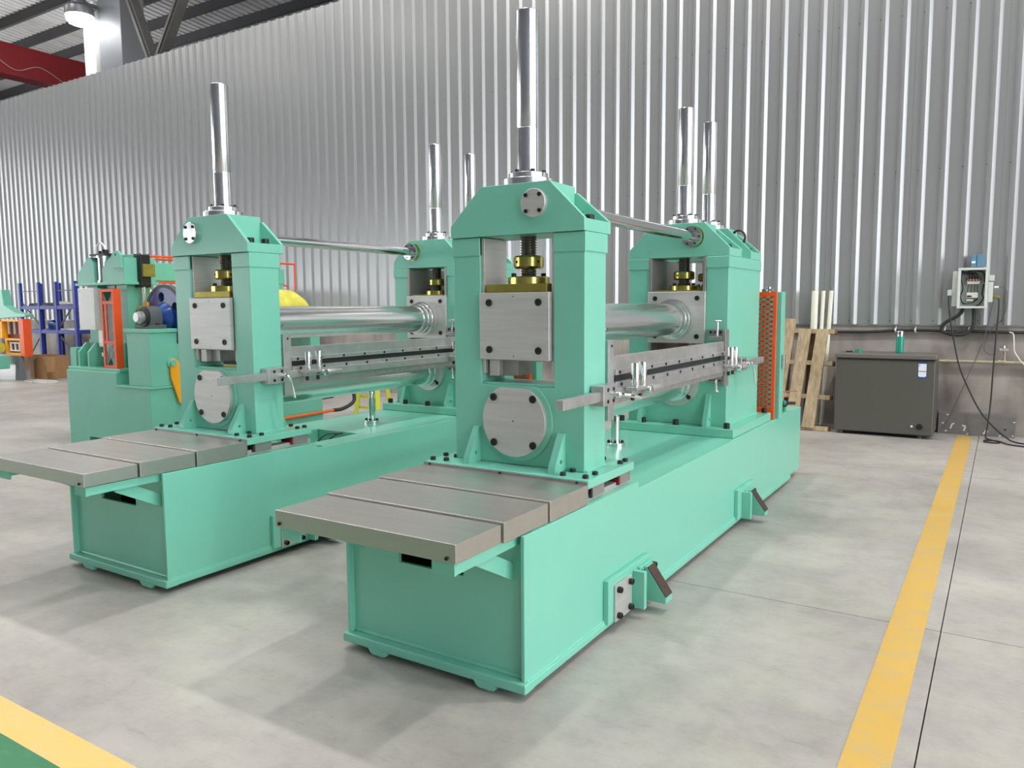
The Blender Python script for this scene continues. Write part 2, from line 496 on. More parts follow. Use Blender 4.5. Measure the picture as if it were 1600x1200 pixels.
# ------------------------------------------------------------------ the two mint green roll machines
XC = -1.743
def head_poly(top=1.857, w=0.168):
    return [(-0.328, 1.648), (0.328, 1.648), (0.328, 1.70), (w, top), (-w, top), (-0.328, 1.70)]

def build_machine(label, dx, dy, tie_u, mirrored, pit, post, lever_down):
    X = XC + dx
    base_pt = (X, 2.17 + dy, 0)
    root = thing('roll_machine', base_pt, label, 'machine')
    ux = lambda u: X + u
    yy = lambda y: y + dy
    def B(u0, u1, y0, y1, z0, z1, mb=None):
        return (mb or MB()).box(ux(u0), ux(u1), yy(y0), yy(y1), z0, z1)
    def pxz(poly, y0, y1, holes=(), mb=None):
        return (mb or MB()).prism([(ux(p[0]), p[1]) for p in poly], 'xz', yy(y0), yy(y1), [[(ux(p[0]), p[1]) for p in h] for h in holes])
    def pyz(poly, u0, u1, holes=(), mb=None):
        return (mb or MB()).prism([(yy(p[0]), p[1]) for p in poly], 'yz', ux(u0), ux(u1), [[(yy(p[0]), p[1]) for p in h] for h in holes])
    V = lambda u, y, z: (ux(u), yy(y), z)

    # --- base
    b = MB()
    if pit:
        B(-0.40, 0.40, 2.47, 6.36, 0.05, 0.30, b)
        B(-0.40, 0.40, 2.47, 3.22, 0.30, 0.54, b); B(-0.40, 0.40, 3.66, 6.36, 0.30, 0.548, b)
        B(-0.40, -0.12, 3.22, 3.66, 0.30, 0.548, b); B(0.24, 0.40, 3.22, 3.66, 0.30, 0.548, b)
    else:
        B(-0.40, 0.40, 2.47, 3.14, 0.05, 0.54, b); B(-0.40, 0.40, 3.14, 6.36, 0.05, 0.548, b)
    base = b.build('base', 'green', root, 0.004)
    for s in (-1, 1):
        side = [(2.17, 0.05), (6.38, 0.05), (6.38, 0.545), (4.6, 0.5485), (3.14, 0.5485), (3.14, 0.579), (2.17, 0.579)]
        pyz(side, s * 0.398, s * 0.413).build('side_plate', 'green', base, 0.003)
        pyz([(2.155, 0.03), (6.05, 0.03), (6.05, 0.062), (2.155, 0.062)], s * 0.395, s * 0.424).build('bottom_flange', 'green', base, 0.006)
        B(s * 0.30, s * 0.398, 2.25, 3.135, 0.535, 0.578).build('rail_bed', 'green', base, 0.003)
        wb = MB().cyl(V(s * 0.413, 2.18, 0.064), V(s * 0.413, 6.0, 0.064), 0.006, n=8)
        wb.build('weld_bead', 'green', base)
    pxz([(-0.398, 0.06), (0.398, 0.06), (0.398, 0.57), (0.14, 0.57), (0.14, 0.385), (-0.163, 0.385), (-0.163, 0.57), (-0.398, 0.57)], 2.197, 2.212).build('end_plate', 'green', base)
    MB().cyl(V(-0.39, 2.199, 0.068), V(0.39, 2.199, 0.068), 0.009, n=8).build('weld_bead', 'green', base)
    B(-0.4255, 0.4255, 2.152, 2.22, 0.0285, 0.0645).build('bottom_flange', 'green', base, 0.006)
    B(-0.10, 0.10, 2.30, 2.40, 0.40, 0.45).build('drive_block', 'green', base, 0.004)
    B(-0.396, 0.396, 2.44, 2.46, 0.06, 0.53).build('cavity_shade', 'dark', base)  # near-black sheet paints the shade of the cavity behind the end plate
    for u in (-0.24, 0.262):
        for y in (2.178, 4.2, 6.0):
            f = MB()
            pxz([(u - 0.05, 0.036), (u + 0.045, 0.036), (u + 0.036, 0.014), (u - 0.025, 0.012), (u - 0.036, 0.018)], y - 0.03, y + 0.03, mb=f)
            f.cyl(V(u, y, 0.0), V(u, y, 0.02), 0.014, n=16)
            f.build('levelling_foot', 'green', base)
    if pit:
        t = MB()
        t.tube([V(0.10, 3.25, 0.31), V(0.12, 3.35, 0.45), V(0.18, 3.42, 0.56), V(0.22, 3.50, 0.565), V(0.20, 3.56, 0.556)], 0.004)
        t.tube([V(0.0, 3.25, 0.31), V(0.05, 3.40, 0.42), V(0.16, 3.52, 0.54), V(0.21, 3.55, 0.562)], 0.004)
        t.build('wire', 'black', base)

    # --- telescopic way covers and their brackets
    secs = [(1.81, 2.060, 0.394, 0.583, 0.645), (2.066, 2.355, 0.402, 0.5805, 0.652), (2.361, 2.655, 0.407, 0.580, 0.658)]
    for i, (y0, y1, w, z0, z1) in enumerate(secs):
        c = B(-w, w, y0, y1, z0, z1).build('way_cover', 'cover', root, 0.003)
        B(-w + 0.012, w - 0.012, y1 - 0.004, y1 + 0.012, z0 + 0.006, z1 - 0.006).build('wiper_lip', 'black', c)
        if i == 0:
            for u in (-0.371, 0.361): bolt(c, V(u, 1.81, 0.598), (0, -1, 0), 0.006)
        if i == 2:
            B(-0.405, 0.405, 2.655, 2.663, 0.60, 0.667).build('rear_lip', 'steel_dark', c)
            for u in (-0.37, 0.0, 0.36): bolt(c, V(u, 2.655, 0.6625), (0, -1, 0), 0.005)
    for s in (-1, 1):
        a = MB(); B(s * 0.29, s * 0.378, 1.835, 2.197, 0.568, 0.578, a); B(s * 0.29, s * 0.378, 1.825, 1.837, 0.538, 0.578, a); B(s * 0.365, s * 0.378, 1.835, 2.197, 0.54, 0.578, a)
        arm = a.build('cover_bracket', 'green', root)
        MB().bar(V(s * 0.345, 1.985, 0.55), V(s * 0.345, 2.205, 0.435), 0.055, 0.014, (1, 0, 0)).build('bracket_strut', 'green', arm)

    # --- carriage with linear guides
    car = B(-0.404, 0.404, 2.664, 3.112, 0.636, 0.672).build('carriage_plate', 'green', root, 0.004)
    for s in (-1, 1):
        B(s * 0.325, s * 0.385, 2.30, 3.12, 0.578, 0.606).build('guide_rail', 'steel', root, 0.003)
        for y in (2.72, 2.98):
            gb = B(s * 0.315, s * 0.396, y, y + 0.11, 0.592, 0.636).build('guide_block', 'steel_dark', car, 0.003)
            B(s * 0.316, s * 0.397, y - 0.014, y, 0.594, 0.630).build('end_seal', 'redcap' if y > 2.9 else 'black', gb)
    pos = [(-0.416 + 0.03, 2.70), (-0.39, 2.80), (-0.32, 2.71), (-0.33, 2.80), (0.27, 2.705), (0.272, 2.787), (0.372, 2.705), (0.376, 2.782),
           (0.27, 3.08), (0.372, 3.035), (0.37, 3.09), (-0.27, 3.08), (-0.37, 3.035), (-0.37, 3.09)]
    for u, y in pos:
        if (abs(u) < 0.33 and 2.79 < y < 2.985): continue
        bolt(car, V(u, y, 0.672), (0, 0, 1), 0.0125, h=1.1)

    # --- one screw-down head: two gusset plates, a box between, cylinder on top, screw below
    def head(y0, y1, parent_name, bolts=True, main=True):
        h = B(-0.166, 0.166, y0 + 0.018, y1 - 0.016, 1.70, 1.857).build('head', 'green', root, 0.003)
        pxz(head_poly(), y0, y0 + 0.02).build('gusset_plate', 'green', h, 0.003)
        pxz(head_poly(1.83, 0.178), y1 - 0.02, y1).build('gusset_plate', 'green', h, 0.003)
        B(-0.327, 0.327, y0 + 0.002, y1 - 0.002, 1.648, 1.698).build('head_plate', 'green', h, 0.003)
        for s in (-1, 1):
            for yb in (y0 + 0.075, y1 - 0.07):
                bolt(h, V(s * 0.262, yb, 1.698), (0, 0, 1), 0.021, h=1.5)
        yc = (y0 + y1) / 2 - 0.004
        f = MB().lathe(V(0, yc, 1.857), (0, 0, 1), [(0.112, 0), (0.112, 0.026), (0.110, 0.028), (0.084, 0.028), (0.084, 0.052), (0.082, 0.054)], 40).build('cylinder_flange', 'tube', root)
        for k in range(6):
            a = k * PI / 3 + 0.3
            bolt(f, V(0.068 * math.cos(a), yc + 0.068 * math.sin(a), 1.911), (0, 0, 1), 0.0095, h=1.25)
        MB().lathe(V(0, yc, 1.905), (0, 0, 1), [(0.050, 0), (0.050, 0.192), (0.0485, 0.194), (0.0485, 0.198), (0.0495, 0.200), (0.0495, 0.655), (0.0495, 0.667), (0.047, 0.670), (0.043, 0.670), (0.042, 0.662)], 32).build('cylinder_tube', 'tube', root)
        return yc
    def screw(yc):
        prof = []
        z = 1.445
        while z < 1.650:
            prof += [(0.0345, z - 1.445), (0.0345, z - 1.445 + 0.004), (0.030, z - 1.445 + 0.0065), (0.030, z - 1.445 + 0.0085)]
            z += 0.011
        sc = MB().lathe(V(0, yc, 1.445), (0, 0, 1), prof, 24).build('adjusting_screw', 'screw', root)
        nt = MB().lathe(V(0, yc, 1.512), (0, 0, 1), [(0.058, 0), (0.066, 0.008), (0.066, 0.046), (0.058, 0.054), (0.036, 0.054)], 32).build('lock_nut', 'brass', sc)
        for k in range(4):
            a = k * PI / 2 - PI / 2 - 0.35
            MB().cyl(V(0.064 * math.cos(a), yc + 0.064 * math.sin(a), 1.539), V(0.0668 * math.cos(a), yc + 0.0668 * math.sin(a), 1.539), 0.006, n=10).build('spanner_hole', 'dark', nt)
        fl = MB().lathe(V(0, yc, 1.445), (0, 0, 1), [(0.090, 0), (0.090, 0.028), (0.085, 0.032), (0.036, 0.032)], 36).build('screw_flange', 'brass', sc)
        for k in range(4):
            a = k * PI / 2 + PI / 4
            bolt(fl, V(0.066 * math.cos(a), yc + 0.066 * math.sin(a), 1.476), (0, 0, 1), 0.011, h=1.5)
    # --- chock (bearing block) filling the window
    def chock(y0, y1, front):
        c = B(-0.165, 0.165, y0, y1, 1.12, 1.411).build('bearing_chock', 'steel_dark', root, 0.003)
        B(-0.15, 0.15, y0 - 0.004, y1, 1.411, 1.445).build('thrust_plate', 'olive', c, 0.002)
        w, z0, z1 = (0.172, 1.125, 1.409) if front else (0.187, 1.115, 1.436)
        cv = B(-w, w, y0 - 0.026, y0, z0, z1).build('cover_plate', 'steel', c, 0.003)
        for u in (-w + 0.05, w - 0.05):
            for z in (z0 + 0.042, z1 - 0.042):
                bolt(cv, V(u, y0 - 0.026, z), (0, -1, 0), 0.0155, h=0.35)
        if front:
            for z in (1.141, 1.392): MB().cyl(V(0, y0 - 0.0265, z), V(0, y0 - 0.025, z), 0.003, n=8).build('tapped_hole', 'dark', cv)
    # --- near housing
    U = [(-0.324, 0.672), (0.324, 0.672), (0.324, 1.648), (0.182, 1.648), (0.182, 1.013), (-0.182, 1.013), (-0.182, 1.648), (-0.324, 1.648)]
    hs = pxz(U, 2.79, 2.985).build('housing', 'green', root, 0.004)
    for s in (-1, 1):
        cpoly = [(s * 0.182, 1.568), (s * 0.329, 1.568), (s * 0.329, 1.647), (s * 0.182, 1.647)]
        pxz(cpoly, 2.785, 2.992).build('column_collar', 'green', hs, 0.004)
        B(s * 0.166, s * 0.182, 2.80, 2.978, 1.06, 1.645).build('wear_liner', 'steel', hs, 0.002)
        g0, g1 = (0.205, 0.236) if s > 0 else (-0.218, -0.188)
        gp = [(2.70, 0.672), (2.79, 0.672), (2.79, 0.828), (2.778, 0.828), (2.70, 0.70)]
        hole = [(2.752 + 0.009 * math.cos(k * PI / 5), 0.714 + 0.009 * math.sin(k * PI / 5)) for k in range(10)]
        pyz(gp, g0, g1, [hole]).build('foot_gusset', 'green', hs)
        gp2 = [(3.075, 0.672), (2.985, 0.672), (2.985, 0.828), (2.997, 0.828), (3.075, 0.70)]
        pyz(gp2, g0, g1).build('foot_gusset', 'green', hs)
        MB().cyl(V(s * 0.324, 2.80, 0.674), V(s * 0.324, 2.985, 0.674), 0.006, n=8).build('weld_bead', 'green', hs)
    B(-0.182, 0.182, 2.80, 2.975, 1.013, 1.024).build('sill_liner', 'green', hs, 0.002)
    B(-0.166, -0.03, 2.85, 2.972, 1.05, 1.12).build('chock_foot', 'steel_dark', hs, 0.003)
    B(-0.155, -0.105, 2.815, 2.85, 1.05, 1.12).build('stop_block', 'steel', hs, 0.003)
    # lower bearing cover: a disc with a flat at the top, in front of a raised green boss
    pxz(circle((0, 0.866), 0.178, 48, 1.015), 2.782, 2.792).build('boss_ring', 'green', hs, 0.003)
    lc = pxz(circle((0, 0.866), 0.156, 56, 1.006), 2.760, 2.782).build('lower_bearing_cover', 'steel', root, 0.003)
    for sx in (-1, 1):
        for sz in (-1, 1):
            bolt(lc, V(sx * 0.098, 2.760, 0.866 + sz * 0.098), (0, -1, 0), 0.0165, h=0.35)
    MB().cyl(V(0, 2.7595, 0.866), V(0, 2.761, 0.866), 0.0035, n=8).build('centre_hole', 'dark', lc)
    yc1 = head(2.777, 3.022, 'near')
    screw(yc1)
    chock(2.793, 2.975, True)

    # --- far double housing on its own plate
    fb = B(-0.398, 0.398, 4.61, 5.50, 0.5485, 0.602).build('far_base_plate', 'green', root, 0.004)
    for u, y in ((-0.35, 4.65), (-0.2, 4.65), (0.02, 4.65), (0.345, 4.65), (0.36, 5.47), (-0.36, 5.47)):
        bolt(fb, V(u, y, 0.602), (0, 0, 1), 0.0195, h=1.7)
    Uf = [(-0.324, 0.602), (0.324, 0.602), (0.324, 1.648), (0.186, 1.648), (0.186, 1.0), (-0.186, 1.0), (-0.186, 1.648), (-0.324, 1.648)]
    hf = pxz(Uf, 4.70, 5.41).build('far_housing', 'green', root, 0.004)
    for s in (-1, 1):
        cp = [(s * 0.186, 1.578), (s * 0.330, 1.578), (s * 0.330, 1.647), (s * 0.186, 1.647)]
        pxz(cp, 4.692, 5.418).build('column_collar', 'green', hf, 0.004)
        B(s * 0.168, s * 0.186, 4.69, 5.40, 1.06, 1.645).build('wear_liner', 'steel_dark', hf, 0.002)
        gp = [(4.62, 0.602), (4.70, 0.602), (4.70, 0.80), (4.688, 0.80), (4.62, 0.63)]
        hole = [(4.672 + 0.009 * math.cos(k * PI / 5), 0.645 + 0.009 * math.sin(k * PI / 5)) for k in range(10)]
        pyz(gp, s * 0.215 - 0.014, s * 0.215 + 0.014, [hole]).build('foot_gusset', 'green', hf)
        MB().cyl(V(s * 0.324, 4.70, 0.604), V(s * 0.324, 5.41, 0.604), 0.006, n=8).build('weld_bead', 'green', hf)
    yc2 = head(4.697, 4.955, 'far'); screw(yc2); chock(4.703, 4.93, False)
    yc3 = head(5.165, 5.412, 'far'); screw(yc3)
    B(-0.165, 0.165, 5.18, 5.40, 1.12, 1.445).build('bearing_chock', 'steel_dark', root, 0.003)
    t = MB()
    for k in range(2):
        pts = [V(0.20 + 0.045 * math.cos(a * PI / 8), 5.30 + k * 0.02, 1.80 + 0.05 * math.sin(a * PI / 8)) for a in range(0, 17)]
        t.tube(pts, 0.006, 6, 1)
    t.build('cable_loop', 'black', root)
    MB().cyl(V(0.20, 5.30, 1.698), V(0.20, 5.30, 1.76), 0.012, n=12).build('cable_gland', 'black', root)

    # --- rolls
    ZU, ZL, R = 1.264, 0.866, 0.098
    ru = MB().lathe(V(0, 2.99, ZU), (0, 1, 0), [(0.075, 0), (0.075, 0.05), (R, 0.052), (R, 1.30), (R - 0.0015, 1.301), (R - 0.0015, 1.55), (0.108, 1.552), (0.108, 1.585), (0.116, 1.587), (0.116, 1.625), (0.125, 1.627), (0.125, 1.686)], 64).build('upper_roll', 'roll', root)
    rl = MB().lathe(V(0, 2.99, ZL), (0, 1, 0), [(0.075, 0), (0.075, 0.05), (R, 0.052), (R, 1.60), (0.108, 1.602), (0.108, 1.65), (0.115, 1.652), (0.115, 1.70)], 64).build('lower_roll', 'roll', root)
    rf = MB().cyl(V(0, 4.684, ZL), V(0, 4.70, ZL), 0.152, n=56).build('lower_roll_flange', 'steel', root, 0.002)
    for k in range(4):
        a = k * PI / 2 + PI / 4
        bolt(rf, V(0.128 * math.cos(a), 4.684, ZL + 0.128 * math.sin(a)), (0, -1, 0), 0.014, h=0.4)

    # --- tie rod between the two heads
    zt = 1.769
    MB().cyl(V(tie_u, 3.02, zt), V(tie_u, 4.66, zt), 0.031, n=32).build('tie_rod', 'chrome', root)
    td = MB().lathe(V(tie_u, 2.777, zt), (0, -1, 0), [(0.058, 0), (0.058, 0.02), (0.056, 0.022), (0.0, 0.022)], 40).build('tie_rod_cap', 'steel' if tie_u > 0 else 'tube', root)
    for sx in (-1, 1):
        for sz in (-1, 1): bolt(td, V(tie_u + sx * 0.032, 2.755, zt + sz * 0.032), (0, -1, 0), 0.0085, h=0.7)
    tf = MB().lathe(V(tie_u, 4.697, zt), (0, -1, 0), [(0.058, 0), (0.058, 0.016), (0.050, 0.0165), (0.050, 0.028), (0.062, 0.0285), (0.062, 0.052), (0.038, 0.054)], 36).build('tie_rod_flange', 'chrome', root)
    for k in range(6):
        a = k * PI / 3
        bolt(tf, V(tie_u + 0.050 * math.cos(a), 4.645, zt + 0.050 * math.sin(a)), (0, -1, 0), 0.006, h=1)
    MB().lathe(V(tie_u, 4.6975, zt), (0, -1, 0), [(0.064, 0), (0.064, 0.012)], 36).build('gold_washer', 'brass', tf)

    # --- side guide beam on the right side
    gb = MB(); B(0.310, 0.334, 3.045, 4.60, 1.070, 1.134, gb); B(0.310, 0.334, 3.045, 4.60, 0.925, 1.006, gb); B(0.300, 0.314, 3.045, 4.60, 1.006, 1.070, gb)
    beam = gb.build('guide_beam', 'bar', root, 0.002)
    r1 = B(0.318, 0.346, 3.045, 4.60, 1.053, 1.076).build('clamp_strip', 'bar', beam, 0.002)
    r2_ = B(0.318, 0.346, 3.045, 4.60, 0.998, 1.024).build('clamp_strip', 'bar', beam, 0.002)
    B(0.3145, 0.318, 3.05, 4.595, 1.022, 1.056).build('slot_shade', 'dark', beam)  # near-black strip paints the shade inside the beam slot
    for k in range(9):
        y = 3.08 + k * 0.182
        bolt(r1, V(0.346, y, 1.0645), (1, 0, 0), 0.0075, h=0.5)
        bolt(r2_, V(0.346, y + 0.02, 1.011), (1, 0, 0), 0.0075, h=0.5)
    nb = B(0.318, 0.336, 2.990, 3.045, 0.86, 1.205).build('guide_bracket', 'bar', root, 0.002)
    bolt(nb, V(0.336, 3.02, 1.18), (1, 0, 0), 0.006, h=0.4)
    fbk = MB(); B(0.318, 0.337, 4.615, 4.690, 0.86, 1.205, fbk); B(0.21, 0.318, 4.655, 4.69, 1.165, 1.205, fbk); B(0.21, 0.318, 4.655, 4.69, 0.875, 0.92, fbk); B(0.24, 0.318, 4.60, 4.69, 1.140, 1.165, fbk); B(0.24, 0.318, 4.60, 4.69, 0.90, 0.93, fbk)
    fk = fbk.build('guide_bracket', 'steel_dark', root, 0.002)
    for u in (0.235, 0.265, 0.295):
        bolt(fk, V(u, 4.655, 1.186), (0, -1, 0), 0.008); bolt(fk, V(u, 4.655, 0.897), (0, -1, 0), 0.008)
    for yk in ((4.63, fk), (3.00, nb)):
        y, pr = yk
        us = 0.285 if y > 4 else 0.30
        MB().cyl(V(us, y - 0.01, 1.165), V(us, y - 0.01, 1.25), 0.008, n=12).cyl(V(us - 0.028, y - 0.01, 1.253), V(us + 0.028, y - 0.01, 1.253), 0.0075, n=12).build('adjusting_knob', 'chrome', pr)
        MB().cyl(V(us, y - 0.01, 0.835), V(us, y - 0.01, 0.92), 0.007, n=12).lathe(V(us, y - 0.01, 0.835), (0, 0, -1), [(0.018, 0), (0.018, 0.008), (0.008, 0.014)], 16).build('adjusting_knob', 'chrome', pr)
    gbar = B(0.346, 0.376, 2.515, 5.36, 0.962, 1.002).build('guide_bar', 'bar', root, 0.002)
    def clamp(y0, y1):
        c = B(0.3305, 0.390, y0, y1, 0.942, 1.026).build('bar_clamp', 'bar', root, 0.003)
        for y in (y0 + 0.04, y1 - 0.04):
            for z in (0.960, 1.008): bolt(c, V(0.390, y, z), (1, 0, 0), 0.0085, h=0.25)
        return c
    c1 = clamp(2.832, 2.965); c2 = clamp(4.775, 4.90)
    def lever(c, y, down):
        if down: p = [V(0.392, y, 0.985), V(0.43, y - 0.005, 0.985), V(0.44, y + 0.01, 0.955), V(0.445, y + 0.03, 0.86)]
        else: p = [V(0.392, y, 0.982), V(0.43, y + 0.02, 0.984), V(0.45, y + 0.06, 0.975), V(0.46, y + 0.115, 0.962)]
        MB().tube(p, 0.0085, 10, 5).lathe(V(0.388, y, 0.984), (1, 0, 0), [(0.014, 0), (0.014, 0.03), (0.010, 0.034)], 14).build('clamp_lever', 'chrome', c)
    lever(c1, 2.93, lever_down); lever(c2, 4.87, True)
    def carriage(y0):
        a = MB(); B(0.376, 0.405, y0, y0 + 0.15, 0.966, 0.998, a); B(0.385, 0.438, y0 - 0.03, y0 + 0.16, 0.988, 1.004, a)
        c = a.build('edge_guide', 'bar', root, 0.002)
        for dy_ in (0.012, 0.092):
            MB().lathe(V(0.412, y0 + dy_, 1.004), (0, 0, 1), [(0.0175, 0), (0.0185, 0.004), (0.0185, 0.098), (0.0165, 0.102), (0.006, 0.102)], 24).build('guide_roller', 'chrome', c)
            bolt(c, V(0.40, y0 + dy_, 0.966), (0, 0, -1), 0.009, h=2.6)
        MB().lathe(V(0.424, y0 + 0.11, 0.982), (1, 0, 0), [(0.019, 0), (0.019, 0.024), (0.017, 0.026), (0.008, 0.027)], 24).build('pivot_boss', 'chrome', c)
        MB().lathe(V(0.43, y0 + 0.125, 0.986), (0.15, 1, 0), [(0.013, 0), (0.0155, 0.01), (0.0145, 0.09), (0.010, 0.11)], 16).build('grip', 'bar', c)
    carriage(3.085); carriage(4.47)

    # --- support post on the base
    pu, py = post
    pp = MB().lathe(V(pu, py, 0.547), (0, 0, 1), [(0.052, 0), (0.052, 0.018), (0.050, 0.020), (0.025, 0.020), (0.025, 0.17), (0.016, 0.172), (0.016, 0.20), (0.024, 0.205), (0.024, 0.222)], 32).build('support_post', 'chrome', root)
    for k in range(4):
        a = k * PI / 2 + 0.4
        bolt(pp, V(pu + 0.039 * math.cos(a), py + 0.039 * math.sin(a), 0.567), (0, 0, 1), 0.0085, h=1.4)

    # --- floor brackets on the right side of the base
    def foot_bracket(y0, y1, steel):
        f = B(0.413, 0.437, y0, y1, 0.052, 0.236).build('floor_bracket', 'green', root, 0.004)
        yw = y0 + 0.335 if steel else y0 + 0.17
        if steel:
            st = B(0.437, 0.447, y0 + 0.05, y0 + 0.215, 0.048, 0.205).build('steel_pad', 'steel', f, 0.003)
            for y in (y0 + 0.075, y0 + 0.19):
                for z in (0.072, 0.182): bolt(st, V(0.447, y, z), (1, 0, 0), 0.0135, h=1.3)
        B(0.437, 0.492, yw - 0.092, yw - 0.064, 0.045, 0.212).build('stop_tab', 'green', f, 0.003)
        B(0.437, 0.450, yw - 0.04, yw + 0.125, 0.045, 0.212).build('wedge_plate', 'green', f, 0.003)
        w = MB().prism([(ux(0.450), 0.052), (ux(0.555), 0.052), (ux(0.555), 0.078), (ux(0.464), 0.205), (ux(0.450), 0.205)], 'xz', yy(yw), yy(yw + 0.075)).build('wedge', 'green', f, 0.003)
        d = Vector((0.464 - 0.555, 0, 0.205 - 0.078)); a0 = Vector((ux(0.555), yy(yw + 0.0375), 0.078)); nn = Vector((0.127, 0, 0.091)).normalized() * 0.002
        MB().bar(a0 + nn + d * 0.02, a0 + nn + d * 0.98, 0.074, 0.004, (0.127, 0, 0.091)).build('wedge_face', 'brown', w)
        for y, z in ((yw - 0.024, 0.075), (yw - 0.024, 0.185), (yw + 0.105, 0.075), (yw + 0.105, 0.185)):
            bolt(f, V(0.450, y, z), (1, 0, 0), 0.0135, h=1.4)
    foot_bracket(2.785, 3.22, True); foot_bracket(4.61, 4.98, False)

    # --- rear guard over the drive: orange mesh frame, green cabinet behind
    gf = MB()
    for u in (-0.36, 0.385): B(u, u + 0.024, 5.53, 5.555, 0.602, 1.44, gf)
    B(-0.36, 0.409, 5.53, 5.555, 1.405, 1.44, gf); B(-0.36, 0.409, 5.53, 5.555, 0.5485, 0.625, gf)
    gu = gf.build('mesh_guard', 'orange', root)
    ms = MB(); st = 0.034
    u0, u1, z0, z1 = -0.338, 0.386, 0.622, 1.41
    for sgn in (1, -1):
        k = -40
        while k < 60:
            c = k * st; k += 1
            pts = []
            # lines z = z0 + c + sgn*0.62*(u-u0)
            ua, ub = u0, u1
            za = z0 + c + 0.62 * sgn * 0; 
            f_ = lambda u: z0 + c + sgn * 0.62 * (u - u0)
            lo, hi = (f_(ua), f_(ub))
            ts = [0, 1]
            def clampz(zt): return (zt - lo) / (hi - lo)
            tt = sorted([clampz(z0), clampz(z1)])
            t0, t1 = max(0, tt[0]), min(1, tt[1])
            if t1 <= t0: continue
            ms.bar(V(ua + (ub - ua) * t0, 5.542, lo + (hi - lo) * t0), V(ua + (ub - ua) * t1, 5.542, lo + (hi - lo) * t1), 0.008, 0.005, (0, 1, 0))
    mo = ms.build('expanded_mesh', 'orange', gu); mo['kind'] = 'stuff'
    gc = B(-0.36, 0.43, 5.60, 5.70, 0.547, 1.44).build('guard_cabinet', 'green', root, 0.004)
    B(0.435, 0.452, 5.62, 5.66, 0.90, 1.00).build('cabinet_handle', 'tube', gc, 0.003)
    MB().cyl(V(0.3, 5.60, 1.45), V(0.3, 5.66, 1.45), 0.012, n=12).cyl(V(0.33, 5.63, 1.44), V(0.33, 5.63, 1.475), 0.016, n=12).cyl(V(0.36, 5.58, 1.45), V(0.36, 5.66, 1.46), 0.01, n=12).build('air_fitting', 'chrome', gc)
    lf = MB().cyl(V(0.33, 5.88, 0.547), V(0.33, 5.88, 0.64), 0.02, n=16).cyl(V(0.37, 6.0, 0.547), V(0.37, 6.0, 0.63), 0.016, n=16).build('lubricator', 'thermos', root)
    MB().cyl(V(0.28, 5.92, 0.60), V(0.40, 5.95, 0.60), 0.011, n=12).cyl(V(0.34, 6.02, 0.61), V(0.44, 6.06, 0.61), 0.012, n=12).build('valve_body', 'black', lf)
    MB().tube([V(0.34, 5.88, 0.64), V(0.35, 5.92, 0.69), V(0.38, 6.02, 0.70), V(0.43, 6.16, 0.69)], 0.005).build('copper_tube', 'copper', lf)
    B(0.31, 0.40, 5.78, 5.84, 0.549, 0.556).build('grease_plate', 'steel_dark', root)
    return root

build_machine('nearer mint green roll machine in the middle, its head cap plate right of centre', 0.0, 0.0, 0.104, False, False, (-0.122, 4.06), False)
build_machine('left mint green roll machine, bright cap plate left of centre on its head', -1.973, -0.022, -0.124, True, True, (0.0, 4.05), True)

